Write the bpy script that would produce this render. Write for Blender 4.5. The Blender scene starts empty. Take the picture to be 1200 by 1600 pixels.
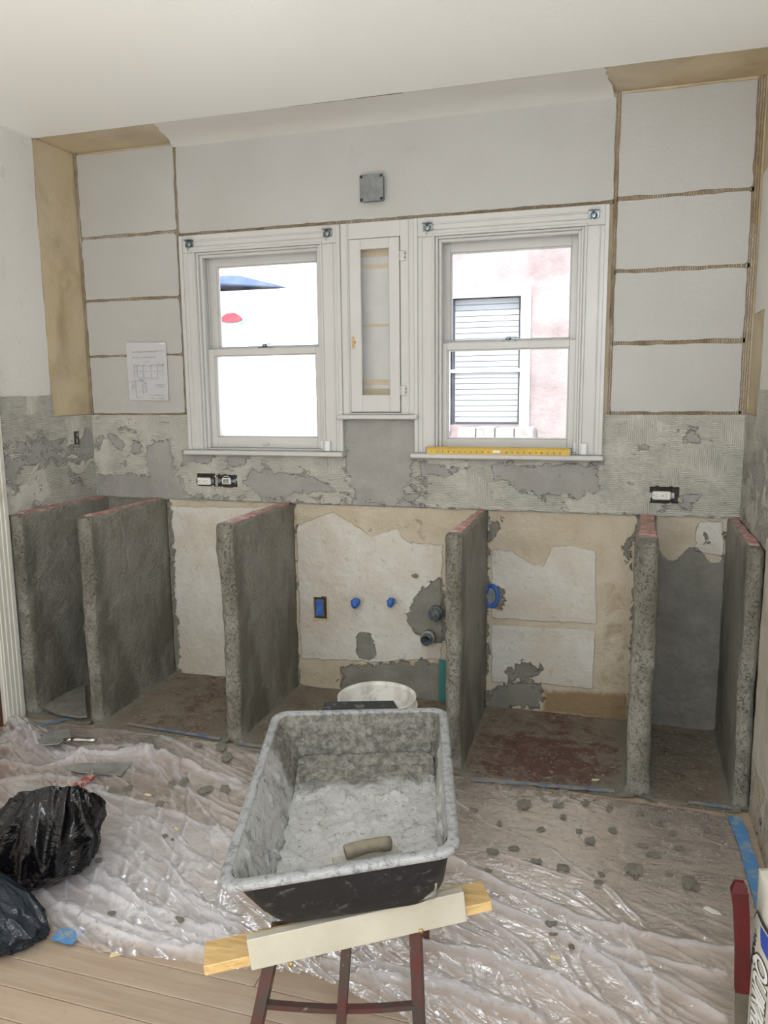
import bpy, math, random
import numpy as np
from mathutils import Matrix, Vector
random.seed(7); RNG = np.random.RandomState(7)
SC = bpy.context.scene; COL = SC.collection
R = math.radians
# ------------------------------------------------------------------ camera
CAM = dict(loc=(2.4361, -3.1935, 1.3678), yaw=-0.2976, pitch=-0.1558, roll=-0.0106, f=1222.93)
def cam_axes():
    y, p, r = CAM['yaw'], CAM['pitch'], CAM['roll']
    fw = Vector((math.sin(y)*math.cos(p), math.cos(y)*math.cos(p), math.sin(p)))
    rt = Vector((math.cos(y), -math.sin(y), 0)); up = rt.cross(fw)
    return rt*math.cos(r)+up*math.sin(r), -rt*math.sin(r)+up*math.cos(r), fw
RT, UP, FW = cam_axes()
cd = bpy.data.cameras.new('camera'); cam = bpy.data.objects.new('camera', cd); COL.objects.link(cam)
cd.sensor_fit = 'VERTICAL'; cd.sensor_height = 36; cd.lens = CAM['f']*36/1600; cd.clip_start = .02
M = Matrix.Identity(4)
for i in range(3): M[i][0], M[i][1], M[i][2], M[i][3] = RT[i], UP[i], -FW[i], CAM['loc'][i]
cam.matrix_world = M; SC.camera = cam
# ------------------------------------------------------------------ light and exposure
SC.view_settings.view_transform = 'Standard'; SC.view_settings.look = 'None'
SC.view_settings.exposure = -0.08; SC.view_settings.gamma = 1.0; SC.view_settings.use_curve_mapping = False
w = bpy.data.worlds.new('sky'); SC.world = w; w.use_nodes = True
w.node_tree.nodes['Background'].inputs[0].default_value = (.86, .93, 1, 1)
w.node_tree.nodes['Background'].inputs[1].default_value = 6.5
sun = bpy.data.lights.new('sun', 'SUN'); sun.energy = 8; sun.angle = R(.5); sun.color = (1, .97, .92)
so = bpy.data.objects.new('sun', sun); COL.objects.link(so); so.rotation_euler = (R(42), 0, R(-14))
def area(name, loc, tgt, sx, sy, power, color):
    l = bpy.data.lights.new(name, 'AREA'); l.shape = 'RECTANGLE'; l.size = sx; l.size_y = sy
    l.energy = power; l.color = color
    o = bpy.data.objects.new(name, l); COL.objects.link(o); o.location = loc
    o.rotation_euler = (Vector(tgt)-Vector(loc)).to_track_quat('-Z', 'Y').to_euler(); return o
area('added_rear_fill', (1.3, -5.3, 1.55), (1.4, 0, 1.45), 2.4, 1.5, 6, (1, .99, .97))  # added lamp for assumed soft light from behind; the rear wall is solid
area('assumed_side_fill', (2.83, -3.65, 1.85), (0.8, -1.1, -.1), 1.4, .9, 78, (.82, .90, 1))  # added lamp for assumed cool light from the right; that wall has no window
area('ceiling_fill', (1.4, -3.9, .03), (1.4, -3.9, 2.4), 2.5, 1.5, 98, (1, .985, .95))  # added fill lamp near the floor, aimed up to brighten the ceiling
for x in (.9, 1.977):
    p = area('sky_portal', (x, .175, 1.535), (x, -1, 1.535), .57, .85, 1, (1, 1, 1)); p.data.cycles.is_portal = True
SC.cycles.use_denoising = True
SC.cycles.max_bounces = 10; SC.cycles.diffuse_bounces = 5; SC.cycles.transparent_max_bounces = 24
SC.cycles.sample_clamp_indirect = 6
# ------------------------------------------------------------------ helpers
def ray(u, v): return FW + RT*((u-600)/CAM['f']) - UP*((v-800)/CAM['f'])
def at(u, v, ax, val):
    d = ray(u, v); o = Vector(CAM['loc']); return o + d*((val-o[ax])/d[ax])
def wpt(u, v, y=0): p = at(u, v, 1, y); return (p.x, p.z)
def fpt(u, v, z=0): p = at(u, v, 2, z); return (p.x, p.y)
def tag(o, label=None, cat=None, group=None, kind=None):
    if label: o['label'] = label
    if cat: o['category'] = cat
    if group: o['group'] = group
    if kind: o['kind'] = kind
    return o
def empty(name, loc=(0, 0, 0), rz=0):
    o = bpy.data.objects.new(name, None); COL.objects.link(o); o.location = loc; o.rotation_euler = (0, 0, rz)
    o.empty_display_size = .05; return o
def hsh(ix, iy, iz, s):
    h = (ix.astype(np.int64)*374761393 + iy.astype(np.int64)*668265263 + iz.astype(np.int64)*2147483647 + s*974634777) & 0xffffffff
    h = ((h ^ (h >> 13))*1274126177) & 0xffffffff; h = h ^ (h >> 16)
    return (h & 0xffff)/65535.0
def vnoise(p, s=0):
    i = np.floor(p).astype(np.int64); f = p-i; f = f*f*(3-2*f); out = 0
    for dx in (0, 1):
        for dy in (0, 1):
            for dz in (0, 1):
                wt = (f[:, 0] if dx else 1-f[:, 0])*(f[:, 1] if dy else 1-f[:, 1])*(f[:, 2] if dz else 1-f[:, 2])
                out = out + wt*hsh(i[:, 0]+dx, i[:, 1]+dy, i[:, 2]+dz, s)
    return out*2-1
def fbm(p, sc, oc=4, s=0):
    p = np.asarray(p, float)*sc; r = 0; a = 1; t = 0
    for k in range(oc): r = r+a*vnoise(p*(2**k)+k*17.3, s+k); t += a; a *= .5
    return r/t
class MB:
    def __init__(s): s.v = []; s.f = []; s.m = []; s.sm = []
    def add(s, vs, fs, mi=0, smooth=False):
        b = len(s.v); s.v += [tuple(v) for v in vs]
        for f in fs: s.f.append(tuple(b+i for i in f)); s.m.append(mi); s.sm.append(smooth)
        return s
    def box(s, a, b, mi=0, bev=0, mat=None):
        x0, y0, z0 = [min(a[i], b[i]) for i in range(3)]; x1, y1, z1 = [max(a[i], b[i]) for i in range(3)]
        if bev <= 0:
            vs = [(x, y, z) for z in (z0, z1) for y in (y0, y1) for x in (x0, x1)]
            fs = [(0, 2, 3, 1), (4, 5, 7, 6), (0, 1, 5, 4), (2, 6, 7, 3), (0, 4, 6, 2), (1, 3, 7, 5)]
        else:
            c = min(bev, (x1-x0)*.45, (y1-y0)*.45, (z1-z0)*.45); vs = []; ix = {}
            X, Y, Z = (x0, x1), (y0, y1), (z0, z1)
            for i in (0, 1):
                for j in (0, 1):
                    for k in (0, 1):
                        for ax in range(3):
                            p = [X[i], Y[j], Z[k]]
                            for o, (ii, lo) in enumerate(((i, x0), (j, y0), (k, z0))):
                                if o != ax: p[o] += c if ii == 0 else -c
                            ix[(i, j, k, ax)] = len(vs); vs.append(tuple(p))
            fs = []
            for ax in range(3):
                o1, o2 = [(1, 2), (2, 0), (0, 1)][ax]
                for sd in (0, 1):
                    q = []
                    for a1, a2 in ((0, 0), (1, 0), (1, 1), (0, 1)):
                        t = [0, 0, 0]; t[ax] = sd; t[o1] = a1; t[o2] = a2; q.append(ix[(*t, ax)])
                    fs.append(tuple(q if sd else q[::-1]))
            for ax in range(3):      # edges along ax
                o1, o2 = [(1, 2), (2, 0), (0, 1)][ax]
                for a1 in (0, 1):
                    for a2 in (0, 1):
                        t0 = [0, 0, 0]; t0[o1] = a1; t0[o2] = a2; t1 = list(t0); t1[ax] = 1
                        q = [ix[(*t0, o1)], ix[(*t1, o1)], ix[(*t1, o2)], ix[(*t0, o2)]]
                        fs.append(tuple(q if (a1 != a2) else q[::-1]))
            for i in (0, 1):
                for j in (0, 1):
                    for k in (0, 1):
                        q = (ix[(i, j, k, 0)], ix[(i, j, k, 1)], ix[(i, j, k, 2)])
                        fs.append(q if (i+j+k) % 2 else q[::-1])
        if mat is not None: vs = [tuple(mat @ Vector(v)) for v in vs]
        return s.add(vs, fs, mi)
    def tube(s, pts, r, n=12, mi=0, cap=True, closed=False, sq=None):
        pts = [Vector(p) for p in pts]; N = len(pts); rs = r if isinstance(r, (list, tuple)) else [r]*N
        vs = []; prev = None
        for i, p in enumerate(pts):
            if closed: t = pts[(i+1) % N]-pts[i-1]
            else: t = pts[min(i+1, N-1)]-pts[max(i-1, 0)]
            t.normalize()
            if prev is None:
                a = Vector((0, 0, 1)) if abs(t.z) < .9 else Vector((1, 0, 0)); a = (a-t*a.dot(t)).normalized()
            else: a = (prev-t*prev.dot(t)).normalized()
            prev = a; b = t.cross(a)
            for k in range(n):
                th = 2*math.pi*k/n+(math.pi/4 if n == 4 else 0); ca, sa = math.cos(th), math.sin(th)
                if sq: ca *= sq[0]; sa *= sq[1]
                vs.append(p+(a*ca+b*sa)*rs[i])
        fs = []
        for i in range(N if closed else N-1):
            for k in range(n):
                j = (i+1) % N; fs.append((i*n+k, i*n+(k+1) % n, j*n+(k+1) % n, j*n+k))
        if cap and not closed: fs += [tuple(range(n))[::-1], tuple((N-1)*n+k for k in range(n))]
        return s.add(vs, fs, mi, n > 4)
    def lathe(s, prof, n=24, org=(0, 0, 0), mat=None, mi=0, cap=(False, False)):
        vs = []
        for r_, z in prof:
            for k in range(n):
                th = 2*math.pi*k/n; v = Vector((r_*math.cos(th), r_*math.sin(th), z))
                if mat is not None: v = mat @ v
                vs.append(v+Vector(org))
        fs = [(i*n+k, i*n+(k+1) % n, (i+1)*n+(k+1) % n, (i+1)*n+k) for i in range(len(prof)-1) for k in range(n)]
        if cap[0]: fs.append(tuple(range(n))[::-1])
        if cap[1]: fs.append(tuple((len(prof)-1)*n+k for k in range(n)))
        return s.add(vs, fs, mi, True)
    def prism(s, poly, h0, h1, fn=None, mi=0):
        n = len(poly); fn = fn or (lambda x, y, z: (x, y, z))
        vs = [fn(x, y, h0) for x, y in poly]+[fn(x, y, h1) for x, y in poly]
        fs = [tuple(range(n))[::-1], tuple(range(n, 2*n))]+[(i, (i+1) % n, n+(i+1) % n, n+i) for i in range(n)]
        return s.add(vs, fs, mi)
    def build(s, name, mats, parent=None, attrs=None, recalc=True):
        me = bpy.data.meshes.new(name); me.from_pydata(s.v, [], s.f); mats = mats if isinstance(mats, (list, tuple)) else [mats]
        for m in mats: me.materials.append(m)
        me.polygons.foreach_set('material_index', s.m); me.polygons.foreach_set('use_smooth', s.sm)
        if recalc:
            import bmesh
            bm = bmesh.new(); bm.from_mesh(me); bmesh.ops.recalc_face_normals(bm, faces=bm.faces); bm.to_mesh(me); bm.free()
        for k, a in (attrs or {}).items():
            at_ = me.attributes.new(k, 'FLOAT', 'POINT'); at_.data.foreach_set('value', np.asarray(a, np.float32))
        me.update(); o = bpy.data.objects.new(name, me); COL.objects.link(o)
        if parent is not None: o.parent = parent
        return o
def bx(name, a, b, m, parent=None, bev=0): return MB().box(a, b, bev=bev).build(name, m, parent)
def poly_sd(x, y, poly):
    """signed distance, positive inside"""
    d = np.full(x.shape, 1e9); ins = np.zeros(x.shape, bool); n = len(poly)
    for i in range(n):
        (ax, ay), (bx_, by) = poly[i], poly[(i+1) % n]
        ex, ey = bx_-ax, by-ay; wx, wy = x-ax, y-ay
        t = np.clip((wx*ex+wy*ey)/(ex*ex+ey*ey+1e-12), 0, 1)
        d = np.minimum(d, np.hypot(wx-ex*t, wy-ey*t))
        c = ((ay > y) != (by > y)) & (x < (bx_-ax)*(y-ay)/((by-ay) if by != ay else 1e-12)+ax); ins ^= c
    return np.where(ins, d, -d)
def line_d(x, y, pts):
    d = np.full(x.shape, 1e9)
    for (ax, ay), (bx_, by) in zip(pts[:-1], pts[1:]):
        ex, ey = bx_-ax, by-ay; wx, wy = x-ax, y-ay
        t = np.clip((wx*ex+wy*ey)/(ex*ex+ey*ey+1e-12), 0, 1); d = np.minimum(d, np.hypot(wx-ex*t, wy-ey*t))
    return d
def soft(sd, wd=.02): return np.clip(.5+sd/(2*wd), 0, 1)
def gridmesh(name, m, nu, nv, fn, parent=None, attrs=None, keep=None, smooth=True):
    u, v = np.meshgrid(np.linspace(0, 1, nu+1), np.linspace(0, 1, nv+1)); u = u.ravel(); v = v.ravel()
    P, A = fn(u, v)
    idx = np.arange((nu+1)*(nv+1)).reshape(nv+1, nu+1)
    q = np.stack([idx[:-1, :-1], idx[:-1, 1:], idx[1:, 1:], idx[1:, :-1]], -1).reshape(-1, 4)
    if keep is not None:
        c = P[q].mean(1); q = q[keep(c)]; used = np.unique(q); re = np.full(len(P), -1); re[used] = np.arange(len(used))
        q = re[q]; P = P[used]; A = {k: a[used] for k, a in A.items()}
    me = bpy.data.meshes.new(name); me.from_pydata(P.tolist(), [], q.tolist())
    me.materials.append(m); me.polygons.foreach_set('use_smooth', [smooth]*len(q))
    for k, a in A.items():
        t = me.attributes.new(k, 'FLOAT', 'POINT'); t.data.foreach_set('value', np.asarray(a, np.float32))
    me.update(); o = bpy.data.objects.new(name, me); COL.objects.link(o)
    if parent is not None: o.parent = parent
    return o
def lattice(nx, ny, nz):
    """surface of a box lattice in unit coordinates"""
    ids = {}; vs = []; fs = []
    def g(i, j, k):
        t = (i, j, k)
        if t not in ids: ids[t] = len(vs); vs.append((i/nx, j/ny, k/nz))
        return ids[t]
    for k, fl in ((0, 1), (nz, 0)):
        for i in range(nx):
            for j in range(ny):
                q = (g(i, j, k), g(i+1, j, k), g(i+1, j+1, k), g(i, j+1, k)); fs.append(q[::-1] if fl else q)
    for j, fl in ((0, 0), (ny, 1)):
        for i in range(nx):
            for k in range(nz):
                q = (g(i, j, k), g(i+1, j, k), g(i+1, j, k+1), g(i, j, k+1)); fs.append(q[::-1] if fl else q)
    for i, fl in ((0, 1), (nx, 0)):
        for j in range(ny):
            for k in range(nz):
                q = (g(i, j, k), g(i, j+1, k), g(i, j+1, k+1), g(i, j, k+1)); fs.append(q[::-1] if fl else q)
    return np.array(vs), fs
def smin_box(name, nx, ny, nz, fn, m, parent=None, smooth=True, attr=None):
    v, f = lattice(nx, ny, nz); P = fn(v)
    b = MB(); b.add(P.tolist(), f, 0, smooth)
    return b.build(name, m, parent, attrs=attr(v, P) if attr else None, recalc=False)
# ------------------------------------------------------------------ materials
class NT:
    def __init__(s, name):
        s.m = bpy.data.materials.new(name); s.m.use_nodes = True; s.t = s.m.node_tree; s.n = s.t.nodes
        s.b = s.n['Principled BSDF']; s.out = s.n['Material Output']; s.tc = s.n.new('ShaderNodeTexCoord'); s.co = s.tc.outputs['Object']
    def link(s, a, b): s.t.links.new(a, b)
    def put(s, sock, v):
        if isinstance(v, bpy.types.NodeSocket): s.link(v, sock)
        elif isinstance(v, (tuple, list)) and len(v) == 3 and len(sock.default_value) == 4: sock.default_value = (*v, 1)
        else: sock.default_value = v
    def noise(s, scale, detail=5, rough=.6, co=None, stretch=None, dist=0):
        n = s.n.new('ShaderNodeTexNoise'); n.inputs['Scale'].default_value = scale; n.inputs['Detail'].default_value = detail
        n.inputs['Roughness'].default_value = rough; n.inputs['Distortion'].default_value = dist; c = co or s.co
        if stretch:
            mp = s.n.new('ShaderNodeMapping'); mp.inputs['Scale'].default_value = stretch; s.link(c, mp.inputs[0]); c = mp.outputs[0]
        s.link(c, n.inputs['Vector']); return n.outputs['Fac']
    def wave(s, scale, axis='Z', dist=2, dscale=1.5):
        n = s.n.new('ShaderNodeTexWave'); n.bands_direction = axis; n.inputs['Scale'].default_value = scale
        n.inputs['Distortion'].default_value = dist; n.inputs['Detail'].default_value = 2; n.inputs['Detail Scale'].default_value = dscale
        s.link(s.co, n.inputs['Vector']); return n.outputs['Fac']
    def math(s, op, a, b=0, c=None, clamp=False):
        n = s.n.new('ShaderNodeMath'); n.operation = op; n.use_clamp = clamp; s.put(n.inputs[0], a); s.put(n.inputs[1], b)
        if c is not None: s.put(n.inputs[2], c)
        return n.outputs[0]
    def ramp(s, f, lo, hi): # clamp remap
        n = s.n.new('ShaderNodeMapRange'); n.inputs['From Min'].default_value = lo; n.inputs['From Max'].default_value = hi
        s.link(f, n.inputs['Value']); return n.outputs['Result']
    def mix(s, f, a, b, mode='MIX'):
        n = s.n.new('ShaderNodeMix'); n.data_type = 'RGBA'; n.blend_type = mode; s.put(n.inputs[0], f); s.put(n.inputs[6], a); s.put(n.inputs[7], b); return n.outputs[2]
    def attr(s, name):
        n = s.n.new('ShaderNodeAttribute'); n.attribute_name = name; return n.outputs['Fac']
    def bump(s, h, dist=.002, strength=1):
        n = s.n.new('ShaderNodeBump'); n.inputs['Distance'].default_value = dist; n.inputs['Strength'].default_value = strength
        s.link(h, n.inputs['Height']); s.link(n.outputs[0], s.b.inputs['Normal']); return n.outputs[0]
    def fin(s, color=None, rough=.6, metal=0, spec=None, coat=None):
        if color is not None: s.put(s.b.inputs['Base Color'], color)
        s.put(s.b.inputs['Roughness'], rough); s.b.inputs['Metallic'].default_value = metal
        if spec is not None: s.b.inputs['Specular IOR Level'].default_value = spec
        if coat is not None: s.b.inputs['Coat Weight'].default_value = coat
        return s.m
def plain(name, c, rough=.5, metal=0, c2=None, sc=20, bump=0, bsc=200, lo=.35, hi=.65, stretch=None, spec=None):
    t = NT(name); col = c
    if c2: col = t.mix(t.ramp(t.noise(sc, stretch=stretch), lo, hi), c, c2)
    if bump: t.bump(t.noise(bsc, 4), bump)
    return t.fin(col, rough, metal, spec)
M = {}
M['ceiling'] = plain('ceiling_paint', (.88, .88, .85), .6, c2=(.86, .86, .835), sc=1.2, bump=.0006, bsc=60)
M['cove'] = plain('cove_paint', (.70, .69, .66), .6, c2=(.66, .645, .61), sc=3, bump=.0005, bsc=80)
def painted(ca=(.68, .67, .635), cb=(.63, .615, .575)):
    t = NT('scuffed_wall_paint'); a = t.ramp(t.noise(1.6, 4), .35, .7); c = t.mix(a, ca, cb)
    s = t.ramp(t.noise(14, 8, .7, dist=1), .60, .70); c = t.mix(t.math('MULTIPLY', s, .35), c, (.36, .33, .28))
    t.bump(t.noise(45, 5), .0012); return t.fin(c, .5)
M['paint'] = painted()
M['panel'] = painted((.435, .43, .41), (.395, .385, .36))  # same white paint, with the window wall's backlit shade put into its colour
def tan():
    t = NT('bare_tan_plaster'); c = t.mix(t.ramp(t.noise(5, 6), .3, .7), (.47, .38, .24), (.60, .50, .33))
    c = t.mix(t.ramp(t.noise(3.1, 5, .6, dist=.7), .5, .75), c, (.33, .245, .14)); c = t.mix(t.math('MULTIPLY', t.ramp(t.noise(2.3, 3), .5, .7), .3), c, (.56, .52, .45))
    t.bump(t.noise(70, 5), .0015); return t.fin(c, .65)
M['tan'] = tan()
def groove():
    t = NT('groove_tan_adhesive'); c = t.mix(t.ramp(t.noise(18, 6), .35, .65), (.33, .25, .145), (.22, .17, .115))
    w_ = t.wave(38, 'X', 3, 3); c = t.mix(t.math('MULTIPLY', w_, t.ramp(t.noise(4, 3), .45, .6)), c, (.50, .45, .37)); t.bump(t.math('ADD', w_, t.noise(90)), .003); return t.fin(c, .7)
M['groove'] = groove()
def thinset():
    t = NT('combed_thinset'); mk = t.attr('bare')
    n = t.noise(9, 9, .72, dist=1.0, stretch=(1, 1, 1.5)); v = t.math('ADD', mk, t.math('MULTIPLY', t.math('SUBTRACT', n, .5), 2.1)); msk = t.ramp(v, .47, .52)
    dirn = t.ramp(t.noise(4.5, 1), .55, .57)
    w_ = t.mix(dirn, t.wave(44, 'Z', 5, .8), t.wave(44, 'X', 3, .8))
    amp = t.ramp(t.noise(6, 3), .3, .5)
    rid = t.math('MULTIPLY', w_, amp)
    c = t.mix(t.ramp(t.noise(7, 6), .35, .7), (.50, .485, .43), (.38, .365, .32)); c = t.mix(t.math('MULTIPLY', rid, .30), c, (.60, .59, .54))
    g = t.mix(t.ramp(t.noise(9, 6), .3, .7), (.34, .328, .31), (.265, .255, .235))
    c = t.mix(msk, c, g); sp = t.ramp(t.noise(30, 6, .7), .62, .68); c = t.mix(t.math('MULTIPLY', sp, .8), c, (.17, .14, .10))
    inv = t.math('SUBTRACT', 1, msk); h = t.math('ADD', t.math('MULTIPLY', t.math('ADD', t.math('MULTIPLY', rid, .6), .7), inv), t.math('MULTIPLY', t.noise(60, 6), .35))
    t.bump(h, .0045); return t.fin(c, .85)
M['thinset'] = thinset()
def patched():
    t = NT('patched_plaster'); pa, mo, st = t.attr('paint'), t.attr('mortar'), t.attr('stain')
    n = t.math('SUBTRACT', t.noise(14, 9, .72, dist=.7), .5); n2 = t.math('SUBTRACT', t.noise(20, 8, .7, dist=.8), .5)
    c = t.mix(t.ramp(t.noise(6, 6), .3, .7), (.42, .35, .245), (.54, .48, .38)); c = t.mix(t.ramp(t.math('ADD', st, n), .4, .7), c, (.26, .18, .095))
    pm = t.ramp(t.math('ADD', pa, t.math('MULTIPLY', n, .9)), .48, .55)
    pc = t.mix(t.ramp(t.noise(4, 5, dist=.6), .35, .65), (.60, .585, .54), (.52, .47, .39)); sc = t.ramp(t.noise(25, 8, .75), .57, .66); pc = t.mix(t.math('MULTIPLY', sc, .5), pc, (.33, .29, .22))
    c = t.mix(pm, c, pc); mm = t.ramp(t.math('ADD', mo, t.math('MULTIPLY', n2, 2.0)), .47, .55)
    mc = t.mix(t.ramp(t.noise(8, 7), .3, .7), (.155, .148, .125), (.25, .24, .205)); c = t.mix(mm, c, mc)
    h = t.math('ADD', t.math('ADD', t.math('MULTIPLY', pm, .5), t.math('MULTIPLY', mm, 1.2)), t.math('MULTIPLY', t.noise(55, 7), .9)); t.bump(h, .006)
    return t.fin(c, t.math('ADD', .55, t.math('MULTIPLY', mm, .3)))
M['patched'] = patched()
def concrete(name, a, b, dk, bs=90, rough=.72):
    t = NT(name); c = t.mix(t.ramp(t.noise(7, 7, .62), .3, .7), a, b)
    c = t.mix(t.math('MULTIPLY', t.ramp(t.noise(3.2, 5, .6, stretch=(1.6, 1.6, .7)), .46, .6), .8), c, dk)
    pit = t.ramp(t.noise(120, 4, .8), .56, .64); c = t.mix(t.math('MULTIPLY', pit, .4), c, (.08, .075, .06))
    lt = t.ramp(t.noise(50, 6, .8), .55, .68); c = t.mix(t.math('MULTIPLY', lt, .15), c, (.36, .35, .31))
    h = t.math('SUBTRACT', t.math('ADD', t.noise(bs, 6, .7), t.math('MULTIPLY', t.noise(14, 5), 2)), t.math('MULTIPLY', pit, .6))
    t.bump(h, .008); return t.fin(c, rough)
M['concrete'] = concrete('fresh_mortar_coat', (.235, .22, .18), (.34, .325, .285), (.13, .12, .09), rough=.42)
M['clump'] = plain('mortar_crumb', (.25, .235, .19), .85, c2=(.34, .32, .27), sc=40, bump=.003, bsc=90)
def redtop():
    t = NT('red_core_edge'); c = t.mix(t.ramp(t.noise(30, 7, .7), .4, .6), (.36, .13, .11), (.58, .39, .37)); c = t.mix(t.ramp(t.noise(34, 7, .75), .49, .58), c, (.27, .23, .19)); t.bump(t.noise(150, 5), .002); return t.fin(c, .75)
M['redtop'] = redtop()
def wood_floor():
    t = NT('hardwood_board'); oi = t.n.new('ShaderNodeObjectInfo').outputs['Random']
    g = t.noise(9, 8, .65, stretch=(.35, 5, 1), dist=.5); c = t.mix(t.ramp(g, .35, .65), (.39, .305, .23), (.32, .24, .17))
    c = t.mix(t.math('MULTIPLY', oi, .5), c, (.50, .385, .29)); d = t.ramp(t.noise(5, 7, .7), .5, .75); c = t.mix(t.math('MULTIPLY', d, .4), c, (.42, .36, .29))
    s = t.ramp(t.noise(40, 6, .75), .60, .66); c = t.mix(t.math('MULTIPLY', s, .6), c, (.27, .23, .18)); t.bump(g, .0008); return t.fin(c, .5)
M['board'] = wood_floor()
def bayfloor():
    t = NT('dusty_stained_subfloor'); rd, mo = t.attr('red'), t.attr('mortar'); n = t.math('SUBTRACT', t.noise(14, 8, .7, dist=.8), .5); n2 = t.math('SUBTRACT', t.noise(22, 8, .75, dist=1), .5)
    c = t.mix(t.ramp(t.noise(8, 6), .3, .7), (.30, .245, .18), (.20, .165, .125)); c = t.mix(t.math('MULTIPLY', t.ramp(t.math('ADD', rd, t.math('MULTIPLY', n, 2.0)), .42, .75), .85), c, (.13, .05, .043))
    c = t.mix(t.ramp(t.math('ADD', mo, t.math('MULTIPLY', n2, 2.4)), .42, .7), c, (.235, .22, .175)); c = t.mix(t.ramp(t.noise(24, 7, .7), .61, .66), c, (.42, .35, .27))
    t.bump(t.noise(50, 7, .75), .012); return t.fin(c, .75)
M['bayfloor'] = bayfloor()
def film():
    t = NT('plastic_film'); hz, du = t.attr('haze_glare'), t.attr('dust')
    n = t.noise(10, 6, .6, stretch=(.6, 1.4, 1)); a = t.math('ADD', t.math('MULTIPLY', hz, .8), t.math('MULTIPLY', t.math('SUBTRACT', n, .5), .5), clamp=True)
    dm = t.ramp(t.math('ADD', du, t.math('MULTIPLY', t.math('SUBTRACT', t.noise(30, 9, .78, dist=.4), .5), 2.6)), .72, .98); dm = t.math('MULTIPLY', dm, .85)
    dm2 = t.ramp(t.noise(85, 5, .8), .61, .67); dm = t.math('MAXIMUM', dm, t.math('MULTIPLY', dm2, .7))
    wh = t.ramp(hz, .42, .72); col = t.mix(dm, t.mix(wh, (.82, .70, .63), (.92, .92, .98)), (.40, .37, .31)); rough = t.math('ADD', .22, t.math('MULTIPLY', dm, .6))
    t.put(t.b.inputs['Base Color'], col); t.put(t.b.inputs['Roughness'], rough); t.b.inputs['Specular IOR Level'].default_value = .6
    nb = t.bump(t.math('ADD', t.noise(16, 5, .5, stretch=(1, 1.8, 1), dist=1.4), t.math('MULTIPLY', dm, .3)), .005)
    tr = t.n.new('ShaderNodeBsdfTransparent'); ms = t.n.new('ShaderNodeMixShader'); gl = t.n.new('ShaderNodeBsdfGlossy'); gl.inputs['Roughness'].default_value = .12; t.link(nb, gl.inputs['Normal'])
    fr = t.n.new('ShaderNodeFresnel'); fr.inputs[0].default_value = 1.35; t.link(nb, fr.inputs['Normal'])
    m1 = t.n.new('ShaderNodeMixShader'); t.link(fr.outputs[0], m1.inputs[0]); t.link(tr.outputs[0], m1.inputs[1]); t.link(gl.outputs[0], m1.inputs[2])
    fac = t.math('MAXIMUM', a, dm); t.link(fac, ms.inputs[0]); tl_ = t.n.new('ShaderNodeBsdfTranslucent'); t.put(tl_.inputs[0], col); m3 = t.n.new('ShaderNodeMixShader'); m3.inputs[0].default_value = .35; t.link(t.b.outputs[0], m3.inputs[1]); t.link(tl_.outputs[0], m3.inputs[2]); t.link(m1.outputs[0], ms.inputs[1]); t.link(m3.outputs[0], ms.inputs[2]); t.link(ms.outputs[0], t.out.inputs[0]); return t.m
M['film'] = film()
def trim_white():
    t = NT('white_gloss_trim'); c = t.mix(t.ramp(t.noise(3, 5), .3, .7), (.54, .535, .52), (.49, .48, .46)); t.bump(t.noise(60, 4), .0005); return t.fin(c, .33)
M['trim'] = trim_white()
M['oldtrim'] = plain('aged_cream_trim', (.66, .64, .58), .4, c2=(.50, .46, .38), sc=9, lo=.55, hi=.75, bump=.0008, bsc=60)
def glass():
    t = NT('window_glass'); tr = t.n.new('ShaderNodeBsdfTransparent'); gl = t.n.new('ShaderNodeBsdfGlossy'); gl.inputs['Roughness'].default_value = .02
    df = t.n.new('ShaderNodeBsdfDiffuse'); df.inputs[0].default_value = (.8, .82, .85, 1)
    fr = t.n.new('ShaderNodeFresnel'); fr.inputs[0].default_value = 1.3; m1 = t.n.new('ShaderNodeMixShader'); t.link(fr.outputs[0], m1.inputs[0]); t.link(tr.outputs[0], m1.inputs[1]); t.link(gl.outputs[0], m1.inputs[2])
    m2 = t.n.new('ShaderNodeMixShader'); d = t.ramp(t.noise(8, 6), .45, .8); t.link(t.math('MULTIPLY', d, .12), m2.inputs[0]); t.link(m1.outputs[0], m2.inputs[1]); t.link(df.outputs[0], m2.inputs[2]); t.link(m2.outputs[0], t.out.inputs[0]); return t.m
M['glass'] = glass()
M['zinc'] = plain('zinc_steel', (.16, .20, .22), .35, 1, c2=(.34, .38, .40), sc=90)
M['steelbox'] = plain('galvanised_cover', (.17, .18, .185), .45, .6, c2=(.24, .25, .255), sc=40, bump=.0008, bsc=90)
M['dark'] = plain('dark_void', (.03, .026, .022), .9, c2=(.07, .06, .05), sc=60, bump=.002)
M['outlet'] = plain('outlet_plastic', (.72, .71, .66), .35)
M['slot'] = plain('slot_black', (.02, .02, .02), .6)
M['tape'] = plain('blue_masking_tape', (.02, .09, .42), .55, c2=(.05, .16, .48), sc=30, bump=.001)
def dtape():
    t = NT('dusty_blue_tape'); c = t.mix(t.ramp(t.noise(16, 7, .7), .38, .52), (.09, .17, .30), (.26, .25, .225)); t.bump(t.noise(70), .002); return t.fin(c, .7)
M['dtape'] = dtape()
M['ftape'] = plain('blue_floor_tape', (.08, .24, .50), .55, c2=(.25, .32, .38), sc=25, lo=.5, hi=.62, bump=.001)
M['abs'] = plain('black_pipe_plastic', (.05, .06, .07), .4, c2=(.16, .18, .2), sc=30, bump=.0008)
M['greymortar'] = plain('grey_pipe', (.24, .235, .21), .7, c2=(.33, .32, .28), sc=30, bump=.002)
M['yellow'] = plain('yellow_paint', (.62, .40, .035), .4, c2=(.50, .33, .05), sc=30)
M['ink'] = plain('black_ink', (.03, .028, .025), .6)
M['vial'] = plain('pale_vial', (.72, .76, .72), .15)
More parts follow.
